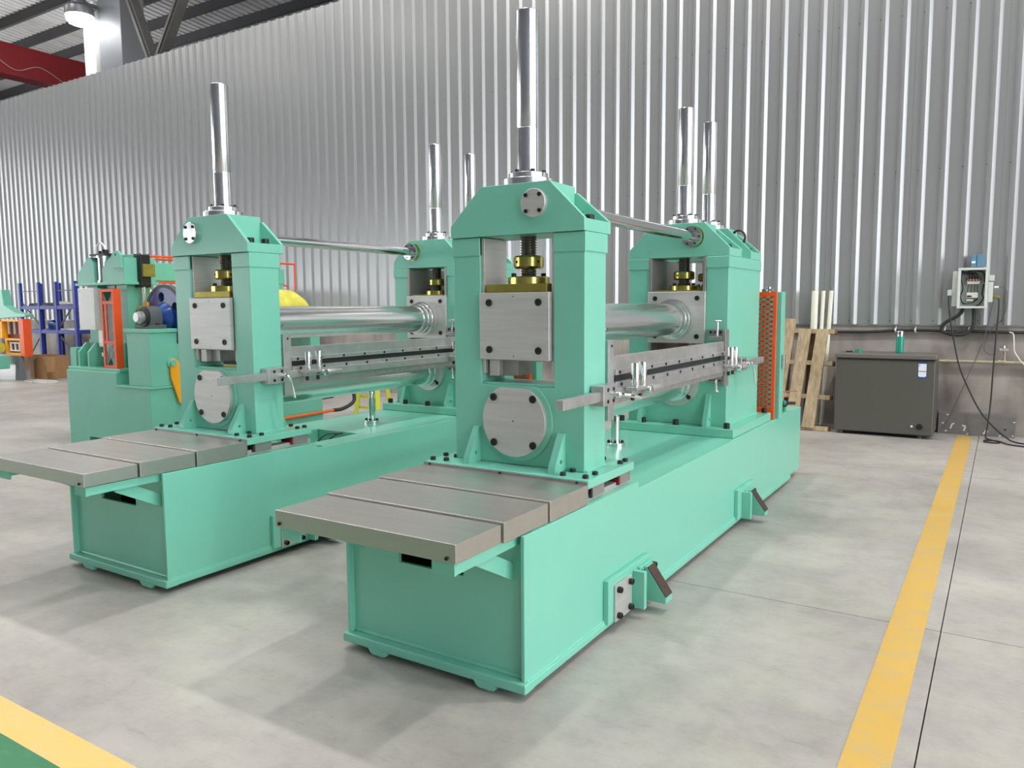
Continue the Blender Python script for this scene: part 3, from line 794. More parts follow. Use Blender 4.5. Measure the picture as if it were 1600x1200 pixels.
# ------------------------------------------------------------------ background machine with the film wrapped drum
def build_coiler():
    root = thing('recoiler', (-7.23, 4.17, 0), 'mint green recoiling machine with blue flange and orange guard, behind the left roll machine', 'machine')
    b = MB()
    b.prism([(-7.93, 0), (-7.58, 0), (-7.58, 0.10), (-7.40, 0.10), (-7.40, 0), (-6.535, 0), (-6.535, 0.62), (-7.06, 0.62), (-7.06, 0.755), (-7.93, 0.755)], 'xz', 4.17, 6.28)
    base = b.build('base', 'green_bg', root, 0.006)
    MB().box(-7.06, -6.52, 4.155, 6.28, 0.62, 0.642).build('ledge_plate', 'green_bg', base, 0.004)
    MB().box(-7.95, -7.05, 4.20, 6.28, 0.755, 0.785).build('bed_plate', 'green_bg', base, 0.004)
    # pedestal with pillow block
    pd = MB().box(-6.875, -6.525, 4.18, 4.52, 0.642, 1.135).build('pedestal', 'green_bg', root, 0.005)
    MB().box(-6.89, -6.51, 4.165, 4.535, 1.135, 1.17).build('cap_plate', 'green_bg', pd, 0.004)
    bx, bz = -6.70, 1.275
    pb = MB().box(-6.85, -6.55, 4.25, 4.38, 1.17, 1.205)
    pb.prism([(bx - 0.10, 1.20), (bx + 0.10, 1.20), (bx + 0.105, bz)] + [(bx + 0.105 * math.cos(k * PI / 12), bz + 0.105 * math.sin(k * PI / 12)) for k in range(1, 12)] + [(bx - 0.105, bz)], 'xz', 4.255, 4.375)
    pbo = pb.build('pillow_block', 'grey_cast', root, 0.004)
    MB().ring((bx, 4.235, bz), (0, 1, 0), 0.085, 0.055, 0.02).build('bearing_ring', 'black', pbo)
    bolt(pbo, (-6.82, 4.31, 1.205), (0, 0, 1), 0.016); bolt(pbo, (-6.58, 4.31, 1.205), (0, 0, 1), 0.016)
    MB().lathe((bx, 4.17, bz), (0, 1, 0), [(0.040, 0), (0.044, 0.004), (0.044, 0.03), (0.054, 0.032), (0.054, 0.22), (0.06, 0.222), (0.06, 0.28)], 28).build('shaft', 'bar', root)
    # drum with blue flange
    y0 = 4.46
    holes = [circle((bx + 0.19 * math.cos(a), bz + 0.19 * math.sin(a)), 0.045, 14) for a in [k * 2 * PI / 5 + 0.5 for k in range(5)]]
    fl = MB().prism(circle((bx, bz), 0.30, 48), 'xz', y0, y0 + 0.05, holes).build('drum_flange', 'blue', root, 0.006)
    MB().ring((bx, y0 - 0.004, bz), (0, 1, 0), 0.304, 0.275, 0.058, 48).build('flange_rim', 'grey_cast', fl)
    MB().lathe((bx, y0, bz), (0, -1, 0), [(0.14, 0), (0.11, 0.04), (0.08, 0.07)], 28).build('flange_hub', 'blue', fl)
    MB().lathe((bx, y0 + 0.052, bz), (0, 1, 0), [(0.29, 0), (0.295, 0.05), (0.285, 0.4), (0.29, 0.9), (0.275, 1.45), (0.20, 1.60), (0.10, 1.62)], 40).build('wrapped_drum', 'film', root)
    MB().lathe((bx, 6.12, bz), (0, 1, 0), [(0.06, 0), (0.06, 0.16)], 24).build('shaft', 'chrome', root)
    MB().box(-6.86, -6.54, 6.13, 6.27, 0.642, 1.22).build('pedestal', 'green_bg', root, 0.005)
    MB().box(-7.05, -6.54, 4.55, 6.10, 0.642, 0.90).build('tray', 'dark', root)
    MB().cyl((-6.52, 4.62, 0.98), (-6.48, 5.4, 0.98), 0.018, n=12).build('tray_bar', 'tube', root)
    # yellow arm on the right side
    am = MB().prism([(4.36, 0.87), (4.40, 0.895), (4.44, 0.87), (4.46, 0.80), (4.49, 0.50), (4.47, 0.47), (4.44, 0.47), (4.36, 0.72)], 'yz', -6.515, -6.49).build('arm', 'yellow', root, 0.003)
    MB().lathe((-6.535, 4.385, 0.85), (1, 0, 0), [(0.045, 0), (0.045, 0.03), (0.03, 0.034), (0.03, 0.055)], 20).build('arm_boss', 'green_bg', am)
    bolt(am, (-6.49, 4.465, 0.50), (1, 0, 0), 0.008)
    # guide stand with head and rising beam
    st = MB().box(-7.80, -7.62, 4.36, 4.60, 0.785, 1.60).box(-7.30, -7.12, 4.36, 4.60, 0.785, 1.60)
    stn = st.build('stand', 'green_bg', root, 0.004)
    for x in (-7.83, -7.66, -7.37, -7.22):
        MB().prism([(4.24, 0.785), (4.36, 0.785), (4.36, 1.02), (4.32, 1.02), (4.24, 0.93)], 'yz', x, x + 0.028).build('foot_gusset', 'green_bg', stn)
    MB().box(-7.99, -7.88, 4.25, 4.5, 0.757, 0.97).build('side_box', 'green_bg', stn, 0.004)
    hd = MB()
    hd.prism([(-7.86, 1.60), (-7.56, 1.60), (-7.56, 1.80), (-7.62, 1.86), (-7.66, 1.86), (-7.86, 1.70)], 'xz', 4.30, 4.62)
    hd.prism([(-7.42, 1.60), (-7.05, 1.60), (-7.05, 1.84), (-7.30, 1.84), (-7.42, 1.74)], 'xz', 4.30, 4.62)
    hd.box(-7.80, -7.10, 4.45, 4.62, 1.62, 1.88)
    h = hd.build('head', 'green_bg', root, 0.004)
    MB().box(-7.88, -7.03, 4.28, 4.64, 1.585, 1.61).build('head_plate', 'green_bg', h, 0.003)
    MB().prism([(-7.20, 1.74), (-7.06, 1.74), (-7.06, 1.86), (-7.10, 1.90), (-7.16, 1.90), (-7.20, 1.86)], 'xz', 4.27, 4.30, [circle((-7.13, 1.865), 0.014, 10)]).build('lifting_lug', 'green_bg', h)
    MB().lathe((-7.49, 4.36, 1.61), (0, 0, 1), [(0.06, 0), (0.06, 0.02), (0.05, 0.022), (0.05, 0.24), (0.062, 0.242), (0.062, 0.262)], 24).build('air_cylinder', 'tube', root)
    MB().box(-7.62, -7.36, 4.30, 4.42, 1.872, 1.89).cyl((-7.45, 4.36, 1.89), (-7.45, 4.36, 1.93), 0.03, n=12).cyl((-7.53, 4.36, 1.89), (-7.53, 4.36, 1.92), 0.02, n=12).build('cylinder_cap', 'bolt', h)
    MB().tube([(-7.60, 4.36, 1.88), (-7.60, 4.36, 1.96), (-7.53, 4.36, 2.0), (-7.47, 4.36, 1.97), (-7.44, 4.36, 1.92)], 0.008).build('air_hose', 'white', h)
    wb = MB().box(-7.82, -7.54, 4.27, 4.34, 1.15, 1.56).build('valve_box', 'white', root, 0.004)
    for z in (1.18, 1.53):
        for x in (-7.79, -7.57): bolt(wb, (x, 4.27, z), (0, -1, 0), 0.006, 'steel', h=0.4)
    for z in (1.20, 1.26, 1.32, 1.38): MB().box(-7.87, -7.82, 4.29, 4.33, z, z + 0.03).build('solenoid', 'black', wb)
    MB().box(-7.60, -7.42, 4.33, 4.355, 0.98, 1.15).build('slide_plate', 'steel', root, 0.003)
    MB().lathe((-7.51, 4.35, 0.785), (0, 0, 1), [(0.03, 0), (0.03, 0.10), (0.045, 0.105), (0.045, 0.14)], 16).build('jack', 'tube', root)
    MB().box(-7.56, -7.42, 4.42, 4.56, 1.12, 1.60).build('slide_column', 'steel_dark', root, 0.003)
    # orange mesh guard, upright
    g = MB(); ga, gb_, gy0, gy1 = -7.33, -7.115, 4.215, 4.29
    g.box(ga, ga + 0.025, gy0, gy0 + 0.02, 0.785, 1.545).box(gb_ - 0.03, gb_, gy0, gy1, 0.785, 1.545)
    for z in (0.785, 1.02, 1.40, 1.515): g.box(ga, gb_, gy0, gy0 + 0.02, z, z + 0.03)
    g.box(ga, gb_, gy0, gy1, 1.53, 1.545); g.box(ga + 0.06, ga + 0.085, gy0, gy0 + 0.018, 1.04, 1.40)
    go = g.build('mesh_guard', 'orange', root)
    ms = MB()
    for sg in (1, -1):
        for k in range(-14, 46):
            zc = 0.80 + k * 0.028
            x0_, x1_ = ga + 0.025, gb_ - 0.03
            za, zb = (zc, zc + 0.19) if sg > 0 else (zc + 0.19, zc)
            if min(za, zb) < 0.80 or max(za, zb) > 1.52: continue
            ms.bar((x0_, gy0 + 0.01, za), (x1_, gy0 + 0.01, zb), 0.005, 0.004, (0, 1, 0))
    ms.build('wire_mesh', 'steel_dark', go)['kind'] = 'stuff'
    # rising beam along the machine
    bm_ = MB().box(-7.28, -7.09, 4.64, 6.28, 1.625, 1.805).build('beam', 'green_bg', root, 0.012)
    MB().box(-7.28, -7.09, 6.0, 6.25, 0.785, 1.625).build('beam_post', 'green_bg', bm_, 0.005)
    for y, z in ((4.66, 1.845), (4.66, 1.885)):
        pass
    op = MB()
    op.tube([(-7.10, 4.5, 1.865), (-7.10, 6.42, 1.865), (-7.10, 6.44, 1.86), (-7.10, 6.44, 1.55)], 0.011, 8, 1)
    op.tube([(-7.14, 4.5, 1.84), (-7.14, 6.2, 1.84)], 0.010, 8, 1)
    op.tube([(-7.10, 4.55, 1.612), (-7.10, 6.30, 1.612), (-7.10, 6.33, 1.60), (-7.10, 6.33, 1.55)], 0.010, 8, 1)
    op.build('guard_rail', 'orange', bm_)
    MB().box(-7.12, -7.06, 4.9, 5.02, 1.86, 1.885).build('pipe_clamp', 'bolt', bm_)
    hy = MB().box(-7.105, -6.995, 4.43, 4.54, 1.565, 1.87)
    hc = hy.build('hydraulic_cylinder', 'bolt', root, 0.012)
    for z in (1.872, 1.553):
        for ax in (-7.095, -7.05, -7.005):
            for ay in (4.44, 4.53): bolt(hc, (ax, ay, 1.87 if z > 1.7 else 1.565), (0, 0, 1 if z > 1.7 else -1), 0.009)
    for x in (-7.14, -6.99): MB().box(x, x + 0.03, 4.44, 4.56, 1.66, 1.78).build('cylinder_mount', 'olive', hc, 0.003)
    MB().cyl((-7.065, 4.485, 1.24), (-7.065, 4.485, 1.57), 0.012, n=12).cyl((-7.035, 4.485, 1.24), (-7.035, 4.485, 1.57), 0.010, n=12).build('piston_rod', 'chrome', hc)
    gg = MB().box(-7.09, -6.89, 4.44, 4.56, 1.17, 1.38).box(-6.98, -6.93, 4.44, 4.50, 1.38, 1.42).build('gear_guard', 'yellow', root, 0.006)
    MB().box(-7.09, -6.89, 4.44, 4.56, 0.642, 1.17).build('gear_guard_leg', 'green_bg', gg)
    # motor, hose and cable seen below the rolls of the left machine
    MB().box(-6.90, -6.70, 6.30, 6.62, 0.28, 0.47).build('motor', 'grey_cast', root, 0.01)
    MB().tube([(-6.70, 6.55, 0.40), (-6.60, 6.62, 0.40), (-6.50, 6.72, 0.36), (-6.46, 6.70, 0.25), (-6.48, 6.55, 0.18), (-6.52, 6.42, 0.17)], 0.022).build('hydraulic_hose', 'black', root)
    MB().cyl((-6.52, 5.2, 0.16), (-6.515, 6.42, 0.17), 0.018, n=12).build('hose', 'rust', root)
    return root
build_coiler()

# ------------------------------------------------------------------ lime stool on the floor behind
t = thing('stool', (-6.62, 7.22, 0), 'lime yellow plastic step stool on the floor behind the left roll machine', 'stool')
MB().box(-6.79, -6.45, 7.11, 7.34, 0.36, 0.40).build('seat', 'stool', t, 0.012)
for sx in (-1, 1):
    for sy in (-1, 1):
        MB().bar((-6.62 + sx * 0.19, 7.22 + sy * 0.13, 0), (-6.62 + sx * 0.14, 7.22 + sy * 0.09, 0.37), 0.06, 0.05).build('leg', 'stool', t, 0.006)
for z in (0.10, 0.24): MB().box(-6.79, -6.45, 7.105, 7.12, z, z + 0.03).build('rung', 'stool', t)

# ------------------------------------------------------------------ freezer, thermos, tape, on the right
FX0, FX1, FY0, FY1 = -1.468, -0.548, 8.66, 9.16
fz = thing('chest_freezer', ((FX0 + FX1) / 2, FY0, 0), 'dark grey chest freezer with blue label standing against the wall', 'freezer')
MB().box(FX0, FX1, FY0, FY1, 0.035, 0.785).build('body', 'freezer', fz, 0.012)
MB().box(FX0 + 0.01, FX1 - 0.01, FY0 + 0.005, FY1, 0.785, 0.797).build('lid_gasket', 'black', fz)
MB().box(FX0 - 0.012, FX1 + 0.012, FY0 - 0.02, FY1, 0.797, 0.845).build('lid', 'freezer_lid', fz, 0.01)
for x in (FX0 + 0.06, FX1 - 0.12):
    MB().lathe((x, FY0 + 0.06, 0), (0, 0, 1), [(0.022, 0), (0.022, 0.03), (0.015, 0.04)], 12).build('foot', 'grey_cast', fz)
    MB().lathe((x, FY1 - 0.06, 0), (0, 0, 1), [(0.022, 0), (0.022, 0.03), (0.015, 0.04)], 12).build('foot', 'grey_cast', fz)
lx0, lx1 = -0.70, -0.622
lb = MB().prism([(lx0, 0.785 - 0.012), (lx1, 0.785 - 0.012), (lx1, 0.62), ((lx0 + lx1) / 2 + 0.01, 0.605), ((lx0 + lx1) / 2 - 0.01, 0.605), (lx0, 0.62)], 'xz', FY0 - 0.0015, FY0 + 0.001).build('label_sticker', 'labelblue', fz)
MB().box(lx0 + 0.004, lx1 - 0.004, FY0 - 0.0025, FY0, 0.685, 0.757).build('label_panel', 'labelwhite', lb)
MB().prism([(lx0 + 0.004, 0.678), (lx1 - 0.004, 0.678), (lx1 - 0.004, 0.636), (lx1 - 0.014, 0.626), (lx0 + 0.014, 0.626), (lx0 + 0.004, 0.636)], 'xz', FY0 - 0.0025, FY0).build('label_panel', 'labelwhite', lb)
pr = MB()
pr.box(lx0 + 0.010, lx0 + 0.016, FY0 - 0.003, FY0, 0.73, 0.75)
for z in (0.700, 0.707): pr.box(lx0 + 0.010, lx1 - 0.012, FY0 - 0.003, FY0, z, z + 0.003)
pr.box(lx0 + 0.012, lx0 + 0.046, FY0 - 0.003, FY0, 0.640, 0.645)
pr.build('label_print', 'labelgrey', lb)
MB().cyl((-0.735, FY0, 0.125), (-0.735, FY0 - 0.006, 0.125), 0.011, n=14).build('indicator_lamp', 'labelwhite', fz)
MB().lathe((-0.665, FY0, 0.125), (0, -1, 0), [(0.030, 0), (0.030, 0.006), (0.022, 0.008), (0.020, 0.018)], 20).build('thermostat_knob', 'bolt', fz)

t = thing('thermos', (-0.896, 8.90, 0.845), 'teal thermos flask with steel cap standing on the grey freezer', 'bottle')
MB().lathe((-0.896, 8.90, 0.845), (0, 0, 1), [(0.035, 0), (0.038, 0.004), (0.038, 0.165), (0.036, 0.172)], 28).build('body', 'thermos', t)
MB().lathe((-0.896, 8.90, 1.017), (0, 0, 1), [(0.030, 0), (0.030, 0.05), (0.026, 0.056)], 24).build('cap', 'chrome', t)
tag(MB().ring((-1.28, 8.86, 0.845), (0, 0, 1), 0.035, 0.022, 0.03).build('tape_roll', 'thermos'), 'small green roll of tape lying on the freezer lid', 'tape')
t = thing('hand_tool', (-1.36, 8.86, 0.845), 'small dark hand tool lying left of the tape on the freezer', 'tool')
MB().cyl((-1.40, 8.84, 0.853), (-1.34, 8.87, 0.853), 0.008, n=10).build('handle', 'bolt', t)
MB().cyl((-1.34, 8.87, 0.853), (-1.325, 8.877, 0.853), 0.007, n=8).build('tip', 'tube', t)

# ------------------------------------------------------------------ leaning pallet and tubes
# local frame: u along the wall (x), w up the pallet, t thickness towards the room
PH, PYB, PYT = 1.19, 8.72, 8.98
lean = math.atan2(PYT - PYB, 1.16)
pt = thing('pallet', (-1.80, 8.72, 0), 'weathered wooden pallet leaning against the wall beside the freezer', 'pallet')
def PL(x, w, tt): return Vector((x, PYB + w * math.sin(lean) - tt * math.cos(lean), w * math.cos(lean) + tt * math.sin(lean)))
def plank(name, material, x0, w0, x1, w1, width, t0, t1, horiz=False):
    a = PL(x0, w0, (t0 + t1) / 2); b_ = PL(x1, w1, (t0 + t1) / 2)
    n_ = Vector((0, -math.cos(lean), math.sin(lean)))
    MB().bar(a, b_, width, t1 - t0, n_).build(name, material, pt, 0.003)
def tz(z): return z / math.cos(lean)
for z, dx_ in ((0.03, 0), (0.36, 0), (0.72, 0), (1.06, 0)):
    plank('stringer', 'wood', -2.10, tz(z), -1.535, tz(z - 0.01), 0.05, 0.0, 0.03)
    for x in (-2.06, -1.80, -1.56):
        plank('block', 'wood_dark', x - 0.04, tz(z) + 0.0, x + 0.04, tz(z) - 0.0, 0.05, -0.06, 0.0)
plank('slat', 'wood', -2.09, tz(0.10), -2.005, tz(1.185), 0.135, 0.03, 0.052)
plank('slat', 'wood', -1.91, tz(0.02), -1.835, tz(1.07), 0.125, 0.03, 0.052)
plank('slat', 'wood', -1.735, tz(0.02), -1.655, tz(1.07), 0.125, 0.03, 0.052)
plank('rear_slat', 'wood_dark', -1.77, tz(0.05), -1.77, tz(1.06), 0.09, -0.08, -0.06)
plank('rear_slat', 'wood_dark', -2.03, tz(0.05), -2.03, tz(1.06), 0.09, -0.08, -0.06)
for i, (xa, xb, r, lab) in enumerate(((-1.80, -1.80, 0.036, 'leftmost and thickest cream plastic tube behind the pallet'), (-1.735, -1.712, 0.020, 'middle cream plastic tube behind the pallet'), (-1.675, -1.63, 0.022, 'rightmost tilted cream plastic tube behind the pallet'))):
    a = Vector((xa, 9.12, r * 0.35)); b_ = Vector((xb, 9.205, 1.50)); d_ = (b_ - a)
    o = MB().lathe(a, d_, [(r, 0), (r, d_.length), (r * 0.8, d_.length), (r * 0.8, d_.length - 0.01)], 20).build('plastic_tube', 'ptube')
    tag(o, lab, 'tube', 'cream tubes behind the pallet')

# ------------------------------------------------------------------ curb, water pipe, conduit
t = thing('concrete_curb', (-0.2, 9.19, 0), 'low dark grey concrete curb with chipped white marks, right of the freezer', 'curb')
MB().box(-0.535, 0.148, 9.19, 9.298, 0, 0.222).build('body', 'curb', t, 0.004)
ch = MB(); cy = 9.1885
def mark(pts):
    for a, b_ in zip(pts, pts[1:]): ch.bar((a[0], cy, a[1]), (b_[0], cy, b_[1]), 0.014, 0.003, (0, 1, 0))
mark([(-0.420, 0.055), (-0.405, 0.105), (-0.385, 0.112)])
mark([(-0.315, 0.095), (-0.285, 0.092), (-0.298, 0.040)])
mark([(-0.115, 0.055), (-0.088, 0.060), (-0.100, 0.032), (-0.130, 0.028)]); mark([(-0.118, 0.042), (-0.096, 0.045)])
for x, z in ((-0.45, 0.20), (-0.49, 0.11), (-0.265, 0.012), (0.06, 0.08), (0.135, 0.16), (0.13, 0.02), (-0.46, 0.03), (0.02, 0.012)):
    ch.box(x - 0.010, x + 0.010, cy - 0.001, cy + 0.002, z - 0.007, z + 0.007)
ch.build('painted_marks', 'chip', t)
t = thing('water_pipe', (-0.2, 9.24, 0), 'pale galvanised water pipe with a tap along the wall right of the freezer', 'pipe')
MB().cyl((-0.56, 9.25, 0.752), (5.0, 9.25, 0.768), 0.017, n=16).build('pipe_run', 'pipe', t)
for x in (-0.02, 0.02): MB().cyl((x - 0.012, 9.25, 0.757), (x + 0.012, 9.25, 0.757), 0.024, n=16).build('coupling', 'pipe', t)
MB().cyl((0.02, 9.25, 0.76), (0.02, 9.25, 0.87), 0.011, n=12).build('riser', 'pipe', t)
MB().cyl((-0.03, 9.22, 0.885), (0.05, 9.24, 0.885), 0.017, n=14).cyl((0.01, 9.22, 0.90), (0.01, 9.22, 0.925), 0.018, n=12).cyl((0.02, 9.25, 0.87), (0.02, 9.25, 0.89), 0.015, n=12).build('tap', 'chrome', t)
MB().box(0.0, 0.04, 9.255, 9.30, 0.74, 0.775).build('pipe_clip', 'pipe', t)
MB().box(-0.5, -0.46, 9.255, 9.30, 0.735, 0.77).build('pipe_clip', 'pipe', t)

t = thing('conduit', (-0.7, 9.26, 1.05), 'thick black cable conduit clipped along the wall above the freezer', 'cable')
MB().tube([(-2.6, 9.27, 1.045), (-1.5, 9.27, 1.045), (-1.2, 9.27, 1.05), (-0.98, 9.27, 1.066), (-0.7, 9.27, 1.072), (-0.45, 9.27, 1.06), (-0.2, 9.27, 1.062), (0.2, 9.27, 1.056), (1.0, 9.27, 1.06), (5.0, 9.27, 1.06)], 0.017, 10).build('conduit_run', 'black', t)
for x in (-0.98, -0.79, -0.515, -0.30): MB().ring((x - 0.008, 9.27, 1.066), (1, 0.0, 0.15), 0.022, 0.0175, 0.016, 16).box(x - 0.006, x + 0.006, 9.285, 9.30, 1.075, 1.11).build('clip', 'chip', t)

# ------------------------------------------------------------------ switch box, junction box and cables
sb = thing('switch_box', (-0.28, 9.2, 1.3), 'open white electrical switch box on the ribbed wall', 'electrical box')
q = MB(); bx0, bx1, bz0, bz1, by0, by1 = -0.415, -0.150, 1.300, 1.708, 9.13, 9.265
q.box(bx0, bx0 + 0.012, by0, by1, bz0, bz1).box(bx1 - 0.012, bx1, by0, by1, bz0, bz1).box(bx0, bx1, by0, by1, bz0, bz0 + 0.012).box(bx0, bx1, by0, by1, bz1 - 0.012, bz1)
for a_ in ((bx0, bx0 + 0.028, bz0, bz1), (bx1 - 0.028, bx1, bz0, bz1), (bx0, bx1, bz0, bz0 + 0.024), (bx0, bx1, bz1 - 0.024, bz1)): q.box(a_[0], a_[1], by0 - 0.003, by0 + 0.004, a_[2], a_[3])
q.build('casing', 'boxwhite', sb)
MB().box(bx0 + 0.005, bx1 - 0.005, by1 - 0.012, by1, bz0, bz1).build('back_panel', 'boxin', sb)
# side flange to the left, fixed lugs to the wall
MB().box(bx0 - 0.05, bx0, by0 + 0.06, by1, bz0 + 0.02, bz1 - 0.03).build('side_cover', 'boxwhite', sb, 0.004)
br = MB().box(-0.335, -0.225, 9.19, 9.252, 1.545, 1.595).build('breaker', 'cream', sb, 0.003)
for k in range(4): MB().box(-0.328 + k * 0.027, -0.312 + k * 0.027, 9.18, 9.195, 1.575, 1.592).build('breaker_toggle', 'redcap', br)
MB().box(-0.350, -0.210, 9.21, 9.25, 1.585, 1.60).build('busbar', 'copperwire', sb)
br = MB().box(-0.335, -0.235, 9.19, 9.252, 1.405, 1.46).build('breaker', 'cream', sb, 0.003)
MB().box(-0.33, -0.29, 9.185, 9.192, 1.415, 1.43).build('breaker_toggle', 'bolt', br)
MB().box(-0.335, -0.275, 9.20, 9.25, 1.375, 1.395).build('terminal_block', 'cream', sb)
wr = MB()
for k in range(4):
    x = -0.318 + k * 0.024
    wr.tube([(x, 9.22, 1.545), (x - 0.008 + 0.004 * k, 9.20, 1.505), (x - 0.012 + 0.006 * k, 9.22, 1.46)], 0.003, 6)
    wr.tube([(x, 9.22, 1.60), (x - 0.004, 9.20, 1.635), (x - 0.03, 9.21, 1.66), (x - 0.05, 9.22, 1.64)], 0.006, 6)
wr.tube([(-0.38, 9.22, 1.68), (-0.39, 9.21, 1.60), (-0.37, 9.20, 1.50), (-0.39, 9.22, 1.42), (-0.36, 9.22, 1.34)], 0.007, 6)
wr.tube([(-0.40, 9.22, 1.66), (-0.36, 9.21, 1.665), (-0.30, 9.21, 1.675), (-0.2, 9.22, 1.66), (-0.185, 9.22, 1.56)], 0.007, 6)
wr.tube([(-0.19, 9.22, 1.54), (-0.20, 9.20, 1.45), (-0.19, 9.21, 1.40), (-0.22, 9.22, 1.34), (-0.25, 9.22, 1.33)], 0.008, 6)
wr.tube([(-0.38, 9.22, 1.36), (-0.33, 9.20, 1.345), (-0.28, 9.21, 1.36), (-0.235, 9.22, 1.40)], 0.006, 6)
wr.build('wiring', 'black', sb)
sk = MB().box(bx1, -0.108, 9.15, 9.262, 1.36, 1.56).box(bx1, -0.100, 9.15, 9.25, 1.57, 1.63).build('socket_strip', 'boxwhite', sb, 0.005)
MB().box(-0.108, -0.05, 9.16, 9.24, 1.395, 1.425).build('plug', 'olive', sk, 0.006)
MB().box(-0.10, -0.06, 9.17, 9.23, 1.50, 1.52).build('plug', 'white', sk, 0.006)
MB().box(-0.505, -0.465, 9.17, 9.25, 1.43, 1.49).box(-0.475, -0.462, 9.2, 9.262, 1.45, 1.47).build('side_socket', 'boxwhite', sb, 0.005)
# hoses to the conduit
MB().tube([(-0.36, 9.2, 1.30), (-0.375, 9.2, 1.255), (-0.43, 9.2, 1.205), (-0.50, 9.2, 1.165), (-0.545, 9.2, 1.11), (-0.53, 9.2, 1.06), (-0.47, 9.21, 1.045), (-0.40, 9.22, 1.055), (-0.33, 9.23, 1.062)], 0.018, 10).build('conduit_hose', 'black', sb)
MB().tube([(-0.265, 9.2, 1.30), (-0.26, 9.2, 1.20), (-0.265, 9.2, 1.12), (-0.30, 9.2, 1.06), (-0.37, 9.2, 1.03), (-0.46, 9.2, 1.035), (-0.52, 9.21, 1.06)], 0.018, 10).build('conduit_hose', 'black', sb)
t = thing('junction_box', (-0.25, 9.2, 1.71), 'small pale blue box mounted on the wall above the switch box', 'electrical box')
MB().box(-0.310, -0.195, 9.19, 9.265, 1.715, 1.838).build('casing', 'bluebox', t, 0.004)
MB().box(-0.262, -0.258, 9.188, 9.195, 1.717, 1.836).build('lid_seam', 'bolt', t)
MB().box(-0.305, -0.272, 9.182, 9.192, 1.752, 1.775).build('switch', 'white', t, 0.003)
def cable(pts, r, material, label): tag(MB().tube(pts, r, 8, 8).build('cable', material), label, 'cable')
cable([(-0.49, 9.16, 1.43), (-0.487, 9.15, 1.34), (-0.46, 9.15, 1.15), (-0.41, 9.15, 0.90), (-0.36, 9.12, 0.70), (-0.27, 9.10, 0.48), (-0.16, 9.06, 0.27), (-0.05, 9.0, 0.14), (0.06, 8.92, 0.05), (0.16, 8.85, 0.009), (0.45, 8.7, 0.009)], 0.0075, 'black', 'black cable dropping diagonally from the switch box to the floor')
cable([(-0.055, 9.16, 1.40), (-0.05, 9.15, 1.30), (-0.06, 9.15, 1.0), (-0.07, 9.14, 0.6), (-0.075, 9.12, 0.35), (-0.09, 9.05, 0.12), (-0.10, 9.0, 0.02), (-0.05, 8.9, 0.008), (0.02, 8.83, 0.008), (-0.01, 8.74, 0.008), (-0.10, 8.76, 0.008), (-0.10, 8.85, 0.008), (0.0, 8.80, 0.018), (0.12, 8.68, 0.008), (0.4, 8.6, 0.008)], 0.0075, 'black', 'black cable hanging straight down and coiled on the floor beside the curb')
cable([(-0.10, 9.16, 1.37), (-0.12, 9.16, 1.25), (-0.16, 9.17, 1.0), (-0.22, 9.17, 0.80), (-0.27, 9.16, 0.66), (-0.32, 9.15, 0.5), (-0.38, 9.14, 0.33), (-0.44, 9.13, 0.16), (-0.50, 9.12, 0.05), (-0.53, 9.10, 0.008)], 0.0045, 'grey_cast', 'thin grey cable hanging slantwise from the socket to the floor by the freezer')
cable([(-0.06, 9.18, 1.51), (0.0, 9.18, 1.49), (0.015, 9.18, 1.35), (-0.01, 9.19, 1.20), (-0.08, 9.2, 1.12), (-0.14, 9.22, 1.0), (-0.155, 9.22, 0.88), (-0.10, 9.22, 0.83), (-0.06, 9.22, 0.85)], 0.004, 'grey_cast', 'very thin grey cable looping beside the socket strip')
cable([(0.05, 9.243, 1.06), (0.085, 9.24, 1.04), (0.095, 9.22, 0.95), (0.10, 9.22, 0.88), (0.13, 9.21, 0.82), (0.19, 9.2, 0.74), (0.3, 9.2, 0.66)], 0.006, 'chip', 'white cable end hanging from the conduit at the right edge')

# ------------------------------------------------------------------ left background: rack, boxes, machines
rk = thing('storage_rack', (-16.6, 8.55, 0), 'blue steel two level storage rack against the wall on the far left', 'rack')
for xa, xb in ((-17.86, -17.10), (-16.43, -15.72)):
    for x in (xa, xb):
        MB().box(x - 0.035, x + 0.035, 8.50, 8.56, 0, 1.92).build('upright', 'rack_blue', rk, 0.004)
    MB().bar((xa, 8.53, 1.74), (xb, 8.53, 1.74), 0.02, 0.02).build('tie', 'grey_cast', rk)
MB().bar((-17.82, 8.54, 1.50), (-17.12, 8.54, 0.98), 0.02, 0.02).build('brace', 'grey_cast', rk)
MB().bar((-15.76, 8.54, 1.50), (-16.40, 8.54, 0.98), 0.02, 0.02).build('brace', 'grey_cast', rk)
MB().bar((-17.10, 8.54, 0.86), (-17.70, 8.54, 0.32), 0.02, 0.02).build('brace', 'grey_cast', rk)
MB().bar((-16.40, 8.54, 0.86), (-15.85, 8.54, 0.36), 0.02, 0.02).build('brace', 'grey_cast', rk)
for z in (0.86, 1.36): MB().box(-17.9, -15.68, 8.505, 8.98, z, z + 0.075).build('shelf', 'rack_blue', rk, 0.004)
for x in (-17.86, -17.10, -16.43, -15.72): MB().box(x - 0.035, x + 0.035, 8.92, 8.98, 0, 1.92).build('upright', 'rack_blue', rk, 0.004)
t = thing('safety_helmet', (-16.85, 8.68, 0.935), 'blue safety helmet on the lower shelf of the rack', 'helmet')
MB().lathe((-16.85, 8.68, 0.96), (0, 0, 1), [(0.155, 0), (0.15, 0.06), (0.125, 0.12), (0.075, 0.165), (0.01, 0.18)], 24).build('shell', 'blue', t)
MB().lathe((-16.85, 8.68, 0.935), (0, 0, 1), [(0.19, 0), (0.19, 0.012), (0.15, 0.026)], 24).build('brim', 'blue', t)
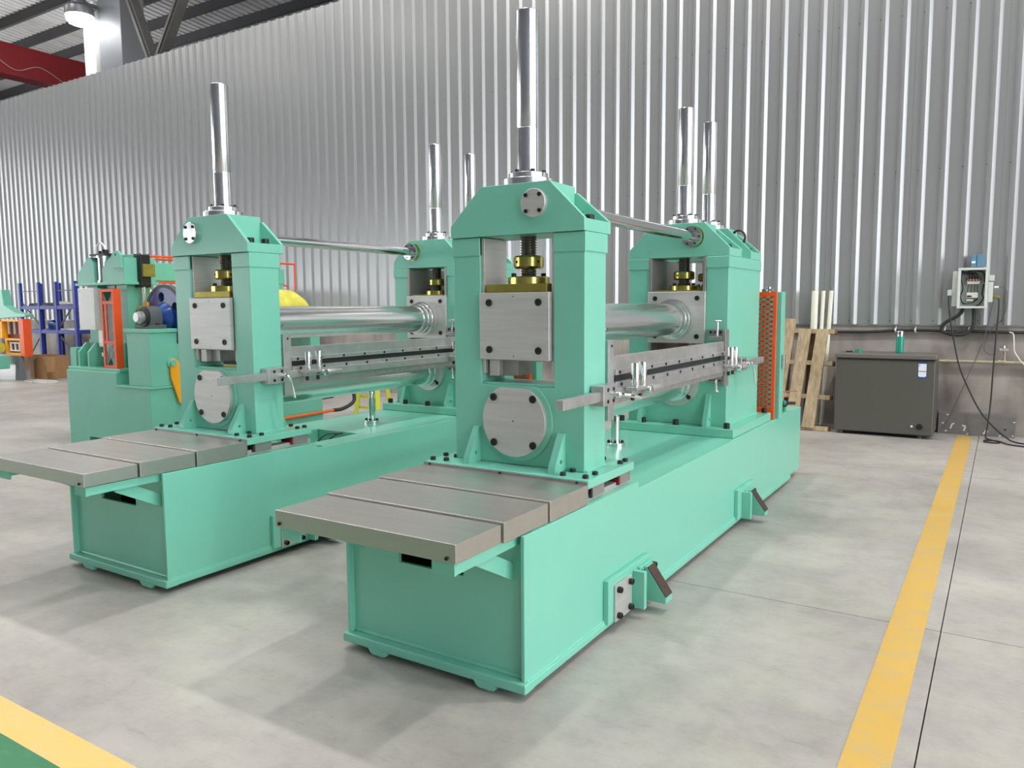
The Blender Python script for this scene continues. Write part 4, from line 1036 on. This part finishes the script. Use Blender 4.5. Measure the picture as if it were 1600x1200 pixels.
t = tag(MB().prism([(-17.75, 1.435), (-16.75, 1.435), (-16.78, 1.46), (-17.1, 1.47), (-17.3, 1.50), (-17.7, 1.49)], 'xz', 8.62, 8.9).build('tarpaulin', 'black'), 'folded dark tarpaulin on the top shelf of the rack', 'tarpaulin')
b = MB().lathe((-16.50, 8.70, 1.435), (0, 0, 1), [(0.16, 0), (0.18, 0.03), (0.13, 0.07), (0.05, 0.09)], 12)
tag(b.build('plastic_bag', 'bag'), 'pale crumpled plastic bag on the top shelf of the rack', 'bag')
tag(MB().box(-16.50, -15.95, 8.6, 8.9, 0.935, 0.965).build('white_board', 'white'), 'white board lying on the lower shelf of the rack', 'board')
tag(MB().box(-15.62, -15.42, 8.7, 8.9, 0.50, 0.76).build('yellow_carton', 'card_in', None, 0.005), 'small tan carton on the ledge behind the rack', 'box')
tag(MB().box(-15.64, -15.40, 8.68, 8.92, 0, 0.50).build('stand', 'grey_cast', None, 0.005), 'grey stand under the small tan carton behind the rack', 'stand')

def carton(x0, x1, y0, y1, h, label, flap=None, holes=False):
    t = thing('cardboard_box', ((x0 + x1) / 2, y0, 0), label, 'box')
    w = 0.012
    q = MB().box(x0, x1, y0, y0 + w, 0, h).box(x0, x1, y1 - w, y1, 0, h).box(x0, x0 + w, y0, y1, 0, h).box(x1 - w, x1, y0, y1, 0, h).box(x0, x1, y0, y1, 0, w)
    q.build('carton', 'card', t)
    return t
t = carton(-17.35, -16.66, 8.02, 8.36, 0.34, 'smaller closed cardboard box below the rack, left of the large one')
MB().box(-17.35, -16.66, 8.02, 8.36, 0.34, 0.35).build('lid_flap', 'card', t)
MB().box(-17.01, -16.99, 8.015, 8.02, 0.05, 0.34).build('tape_strip', 'card_in', t)
t = carton(-16.55, -15.72, 7.86, 8.32, 0.45, 'large open cardboard box on the floor below the rack')
MB().prism([(-16.45, 0.45), (-15.95, 0.45), (-16.2, 0.30)], 'xz', 7.848, 7.858).build('front_flap', 'card_in', t)
MB().prism([(-15.73, 0.45), (-15.30, 0.45), (-15.33, 0.18), (-15.62, 0.14)], 'xz', 7.84, 7.86).build('side_flap', 'card', t)

sp = MB()
for k in range(4):
    r_ = 0.16 + 0.05 * k
    sp.tube([(-15.25 + 0.08 * (k % 3) + 1.5 * r_ * math.cos(a * PI / 8), 7.48 + 0.02 * k + 0.6 * r_ * math.sin(a * PI / 8), 0.006 + 0.004 * k) for a in range(17)], 0.006, 5, 1)
tag(sp.build('strapping', 'chip'), 'loose white plastic strapping on the floor in front of the cardboard boxes', 'strap')
gm = thing('shear_machine', (-16.4, 7.6, 0), 'yellow and orange guarded machine with a green hood at the left edge', 'machine')
MB().box(-15.95, -15.80, 7.55, 7.70, 0.46, 1.18).build('guard_post', 'orange', gm, 0.004)
q = MB().box(-16.6, -15.96, 7.58, 7.64, 0.76, 0.80).box(-16.6, -15.96, 7.58, 7.64, 0.46, 0.52).box(-16.6, -16.53, 7.58, 7.64, 0.46, 0.80).box(-16.04, -15.96, 7.58, 7.64, 0.46, 0.80)
q.build('yellow_frame', 'yellow', gm, 0.003)
q = MB().box(-16.46, -16.10, 7.60, 7.63, 0.70, 0.725).box(-16.46, -16.10, 7.60, 7.63, 0.55, 0.575).box(-16.46, -16.43, 7.60, 7.63, 0.55, 0.725).box(-16.13, -16.10, 7.60, 7.63, 0.55, 0.725).box(-16.29, -16.26, 7.60, 7.63, 0.56, 0.72)
q.build('inner_frame', 'white', gm)
MB().box(-16.90, -15.96, 7.66, 7.70, 0.46, 1.16).build('red_panel', 'dkred', gm)
for x in (-16.55, -16.32, -16.12): MB().box(x - 0.03, x + 0.03, 7.635, 7.66, 0.88, 1.13).build('white_slot', 'chip', gm)
MB().box(-16.95, -16.62, 7.55, 7.66, 0.80, 1.16).build('yellow_panel', 'yellow', gm, 0.004)
MB().cyl((-17.0, 7.5, 0.66), (-16.62, 7.5, 0.62), 0.10, n=20).build('roller', 'film', gm)
MB().box(-16.7, -15.97, 7.55, 7.64, 1.13, 1.17).build('top_rail', 'yellow', gm)
MB().box(-17.0, -16.0, 7.62, 7.80, 0, 0.47).build('leg_plate', 'tube', gm)
MB().prism([(-17.2, 1.18), (-15.92, 1.22), (-15.92, 1.27), (-16.3, 1.30), (-16.72, 1.44), (-16.78, 1.75), (-17.2, 1.76)], 'xz', 7.66, 7.82).build('green_hood', 'green_bg', gm, 0.005)
MB().prism([(-16.12, 0.0), (-15.88, 0.0), (-15.95, 0.46), (-16.05, 0.46)], 'xz', 7.5, 7.6).build('front_leg', 'column', gm)
tr = thing('trolley', (-17.1, 7.2, 0), 'small green wheeled trolley cut by the left edge', 'trolley')
MB().box(-17.25, -15.95, 7.15, 7.35, 0.24, 0.50).build('body', 'green_bg', tr, 0.02)
MB().lathe((-16.15, 7.08, 0.155), (0, 1, 0), [(0.11, 0), (0.155, 0.01), (0.155, 0.05), (0.11, 0.06)], 24).build('wheel', 'black', tr)
MB().lathe((-16.95, 7.08, 0.155), (0, 1, 0), [(0.11, 0), (0.155, 0.01), (0.155, 0.05), (0.11, 0.06)], 24).build('wheel', 'black', tr)

# white van seen below the beam of the recoiler
CX = 1.95
cr = thing('car', (-12.4 + CX, 8.0, 0), 'white car parked by the wall, seen below the recoiler beam', 'car')
prof = [(-14.55, 0.30), (-11.6, 0.30), (-11.55, 0.75), (-11.7, 0.98), (-12.0, 1.08), (-12.25, 1.55), (-12.6, 1.66), (-13.9, 1.66), (-14.4, 1.45), (-14.6, 1.05)]
body = MB().prism([(CX + p[0], p[1]) for p in prof], 'xz', 7.45, 8.95).build('body', 'white', cr, 0.05)
MB().prism([(CX + p[0], p[1]) for p in [(-13.25, 1.12), (-12.2, 1.12), (-12.35, 1.50), (-12.65, 1.57), (-13.2, 1.57)]], 'xz', 7.443, 7.455).build('window', 'glass', cr)
MB().prism([(CX + p[0], p[1]) for p in [(-14.35, 1.12), (-13.35, 1.12), (-13.30, 1.57), (-13.85, 1.57), (-14.2, 1.42)]], 'xz', 7.443, 7.455).build('window', 'glass', cr)
for x in (-13.75, -12.1):
    MB().lathe((x + CX, 7.40, 0.32), (0, 1, 0), [(0.2, 0), (0.32, 0.02), (0.32, 0.2)], 28).build('wheel', 'black', cr)
    MB().lathe((x + CX, 8.80, 0.32), (0, 1, 0), [(0.32, 0), (0.32, 0.18), (0.2, 0.2)], 28).build('wheel', 'black', cr)
MB().box(CX - 12.25, CX - 12.1, 7.33, 7.45, 1.12, 1.24).build('mirror', 'white', cr, 0.02)

# ------------------------------------------------------------------ structure seen above the wall
t = thing('steel_column', (-16.5, 10.3, 0), 'thick grey steel column rising behind the wall top, beside the lamp', 'column')
MB().box(-16.92, -16.10, 10.05, 10.6, 0, 10.4).build('shaft', 'column', t, 0.01)
t = tag(MB().box(-17.44, -17.02, 10.0, 10.3, 0, 8.0).build('white_post', 'white', None, 0.01), 'white square post under the bright lamp behind the wall', 'post')
lt = thing('high_bay_lamp', (-16.93, 9.65, 7.65), 'bright high bay lamp glowing above the wall at top left', 'lamp')
MB().lathe((-16.93, 9.65, 7.56), (0, 0, 1), [(0.28, 0), (0.29, 0.03), (0.28, 0.16), (0.16, 0.24), (0.12, 0.40)], 32).build('housing', 'alu', lt)
MB().lathe((-16.93, 9.65, 7.555), (0, 0, -1), [(0.275, 0), (0.27, 0.06), (0.22, 0.14), (0.10, 0.19)], 32).build('lens', 'lens', lt)
MB().box(-16.98, -16.88, 9.7, 10.03, 7.80, 7.88).build('arm', 'alu', lt)
t = thing('crane_girder', (-21.3, 11, 7.2), 'red crane girder crossing above the wall at the upper left', 'girder')
MB().box(-21.7, -21.3, 9.7, 16.5, 7.24, 7.98).build('web', 'red', t, 0.01)
MB().box(-21.75, -21.25, 9.7, 16.5, 7.20, 7.24).build('lower_flange', 'red', t)
MB().tube([(-21.29, 9.8, 7.7), (-21.28, 10.4, 7.35), (-21.28, 11.0, 7.55), (-21.28, 11.6, 7.3)], 0.006).build('cable', 'chip', t)
t = thing('roof_truss', (-14.85, 10.3, 6.3), 'dark grey v-shaped steel brace behind the wall top near the column', 'truss')
for xa, za in ((-15.95, 8.5), (-13.1, 8.5)):
    MB().bar((-14.85, 10.0, 6.2), (xa, 10.0, za), 0.16, 0.20, (0, 1, 0)).build('brace', 'truss', t, 0.006)
    MB().bar((-14.85, 9.90, 6.2), (xa, 9.90, za), 0.05, 0.06, (0, 1, 0)).build('angle', 'truss', t)
MB().box(-15.1, -14.6, 9.95, 10.02, 6.0, 6.45).build('node_plate', 'truss', t)
MB().box(-26, 6, 10.1, 10.3, 5.7, 6.05).build('bottom_chord', 'truss', t)
t = thing('roof_truss', (-9.4, 10.3, 6.3), 'dark grey steel brace behind the wall top at the upper middle', 'truss')
for xa, za in ((-10.9, 8.0), (-8.0, 8.0)):
    MB().bar((-9.4, 10.0, 6.35), (xa, 10.0, za), 0.16, 0.20, (0, 1, 0)).build('brace', 'truss', t, 0.006)
MB().box(-9.7, -9.1, 9.95, 10.02, 6.1, 6.6).build('node_plate', 'truss', t)
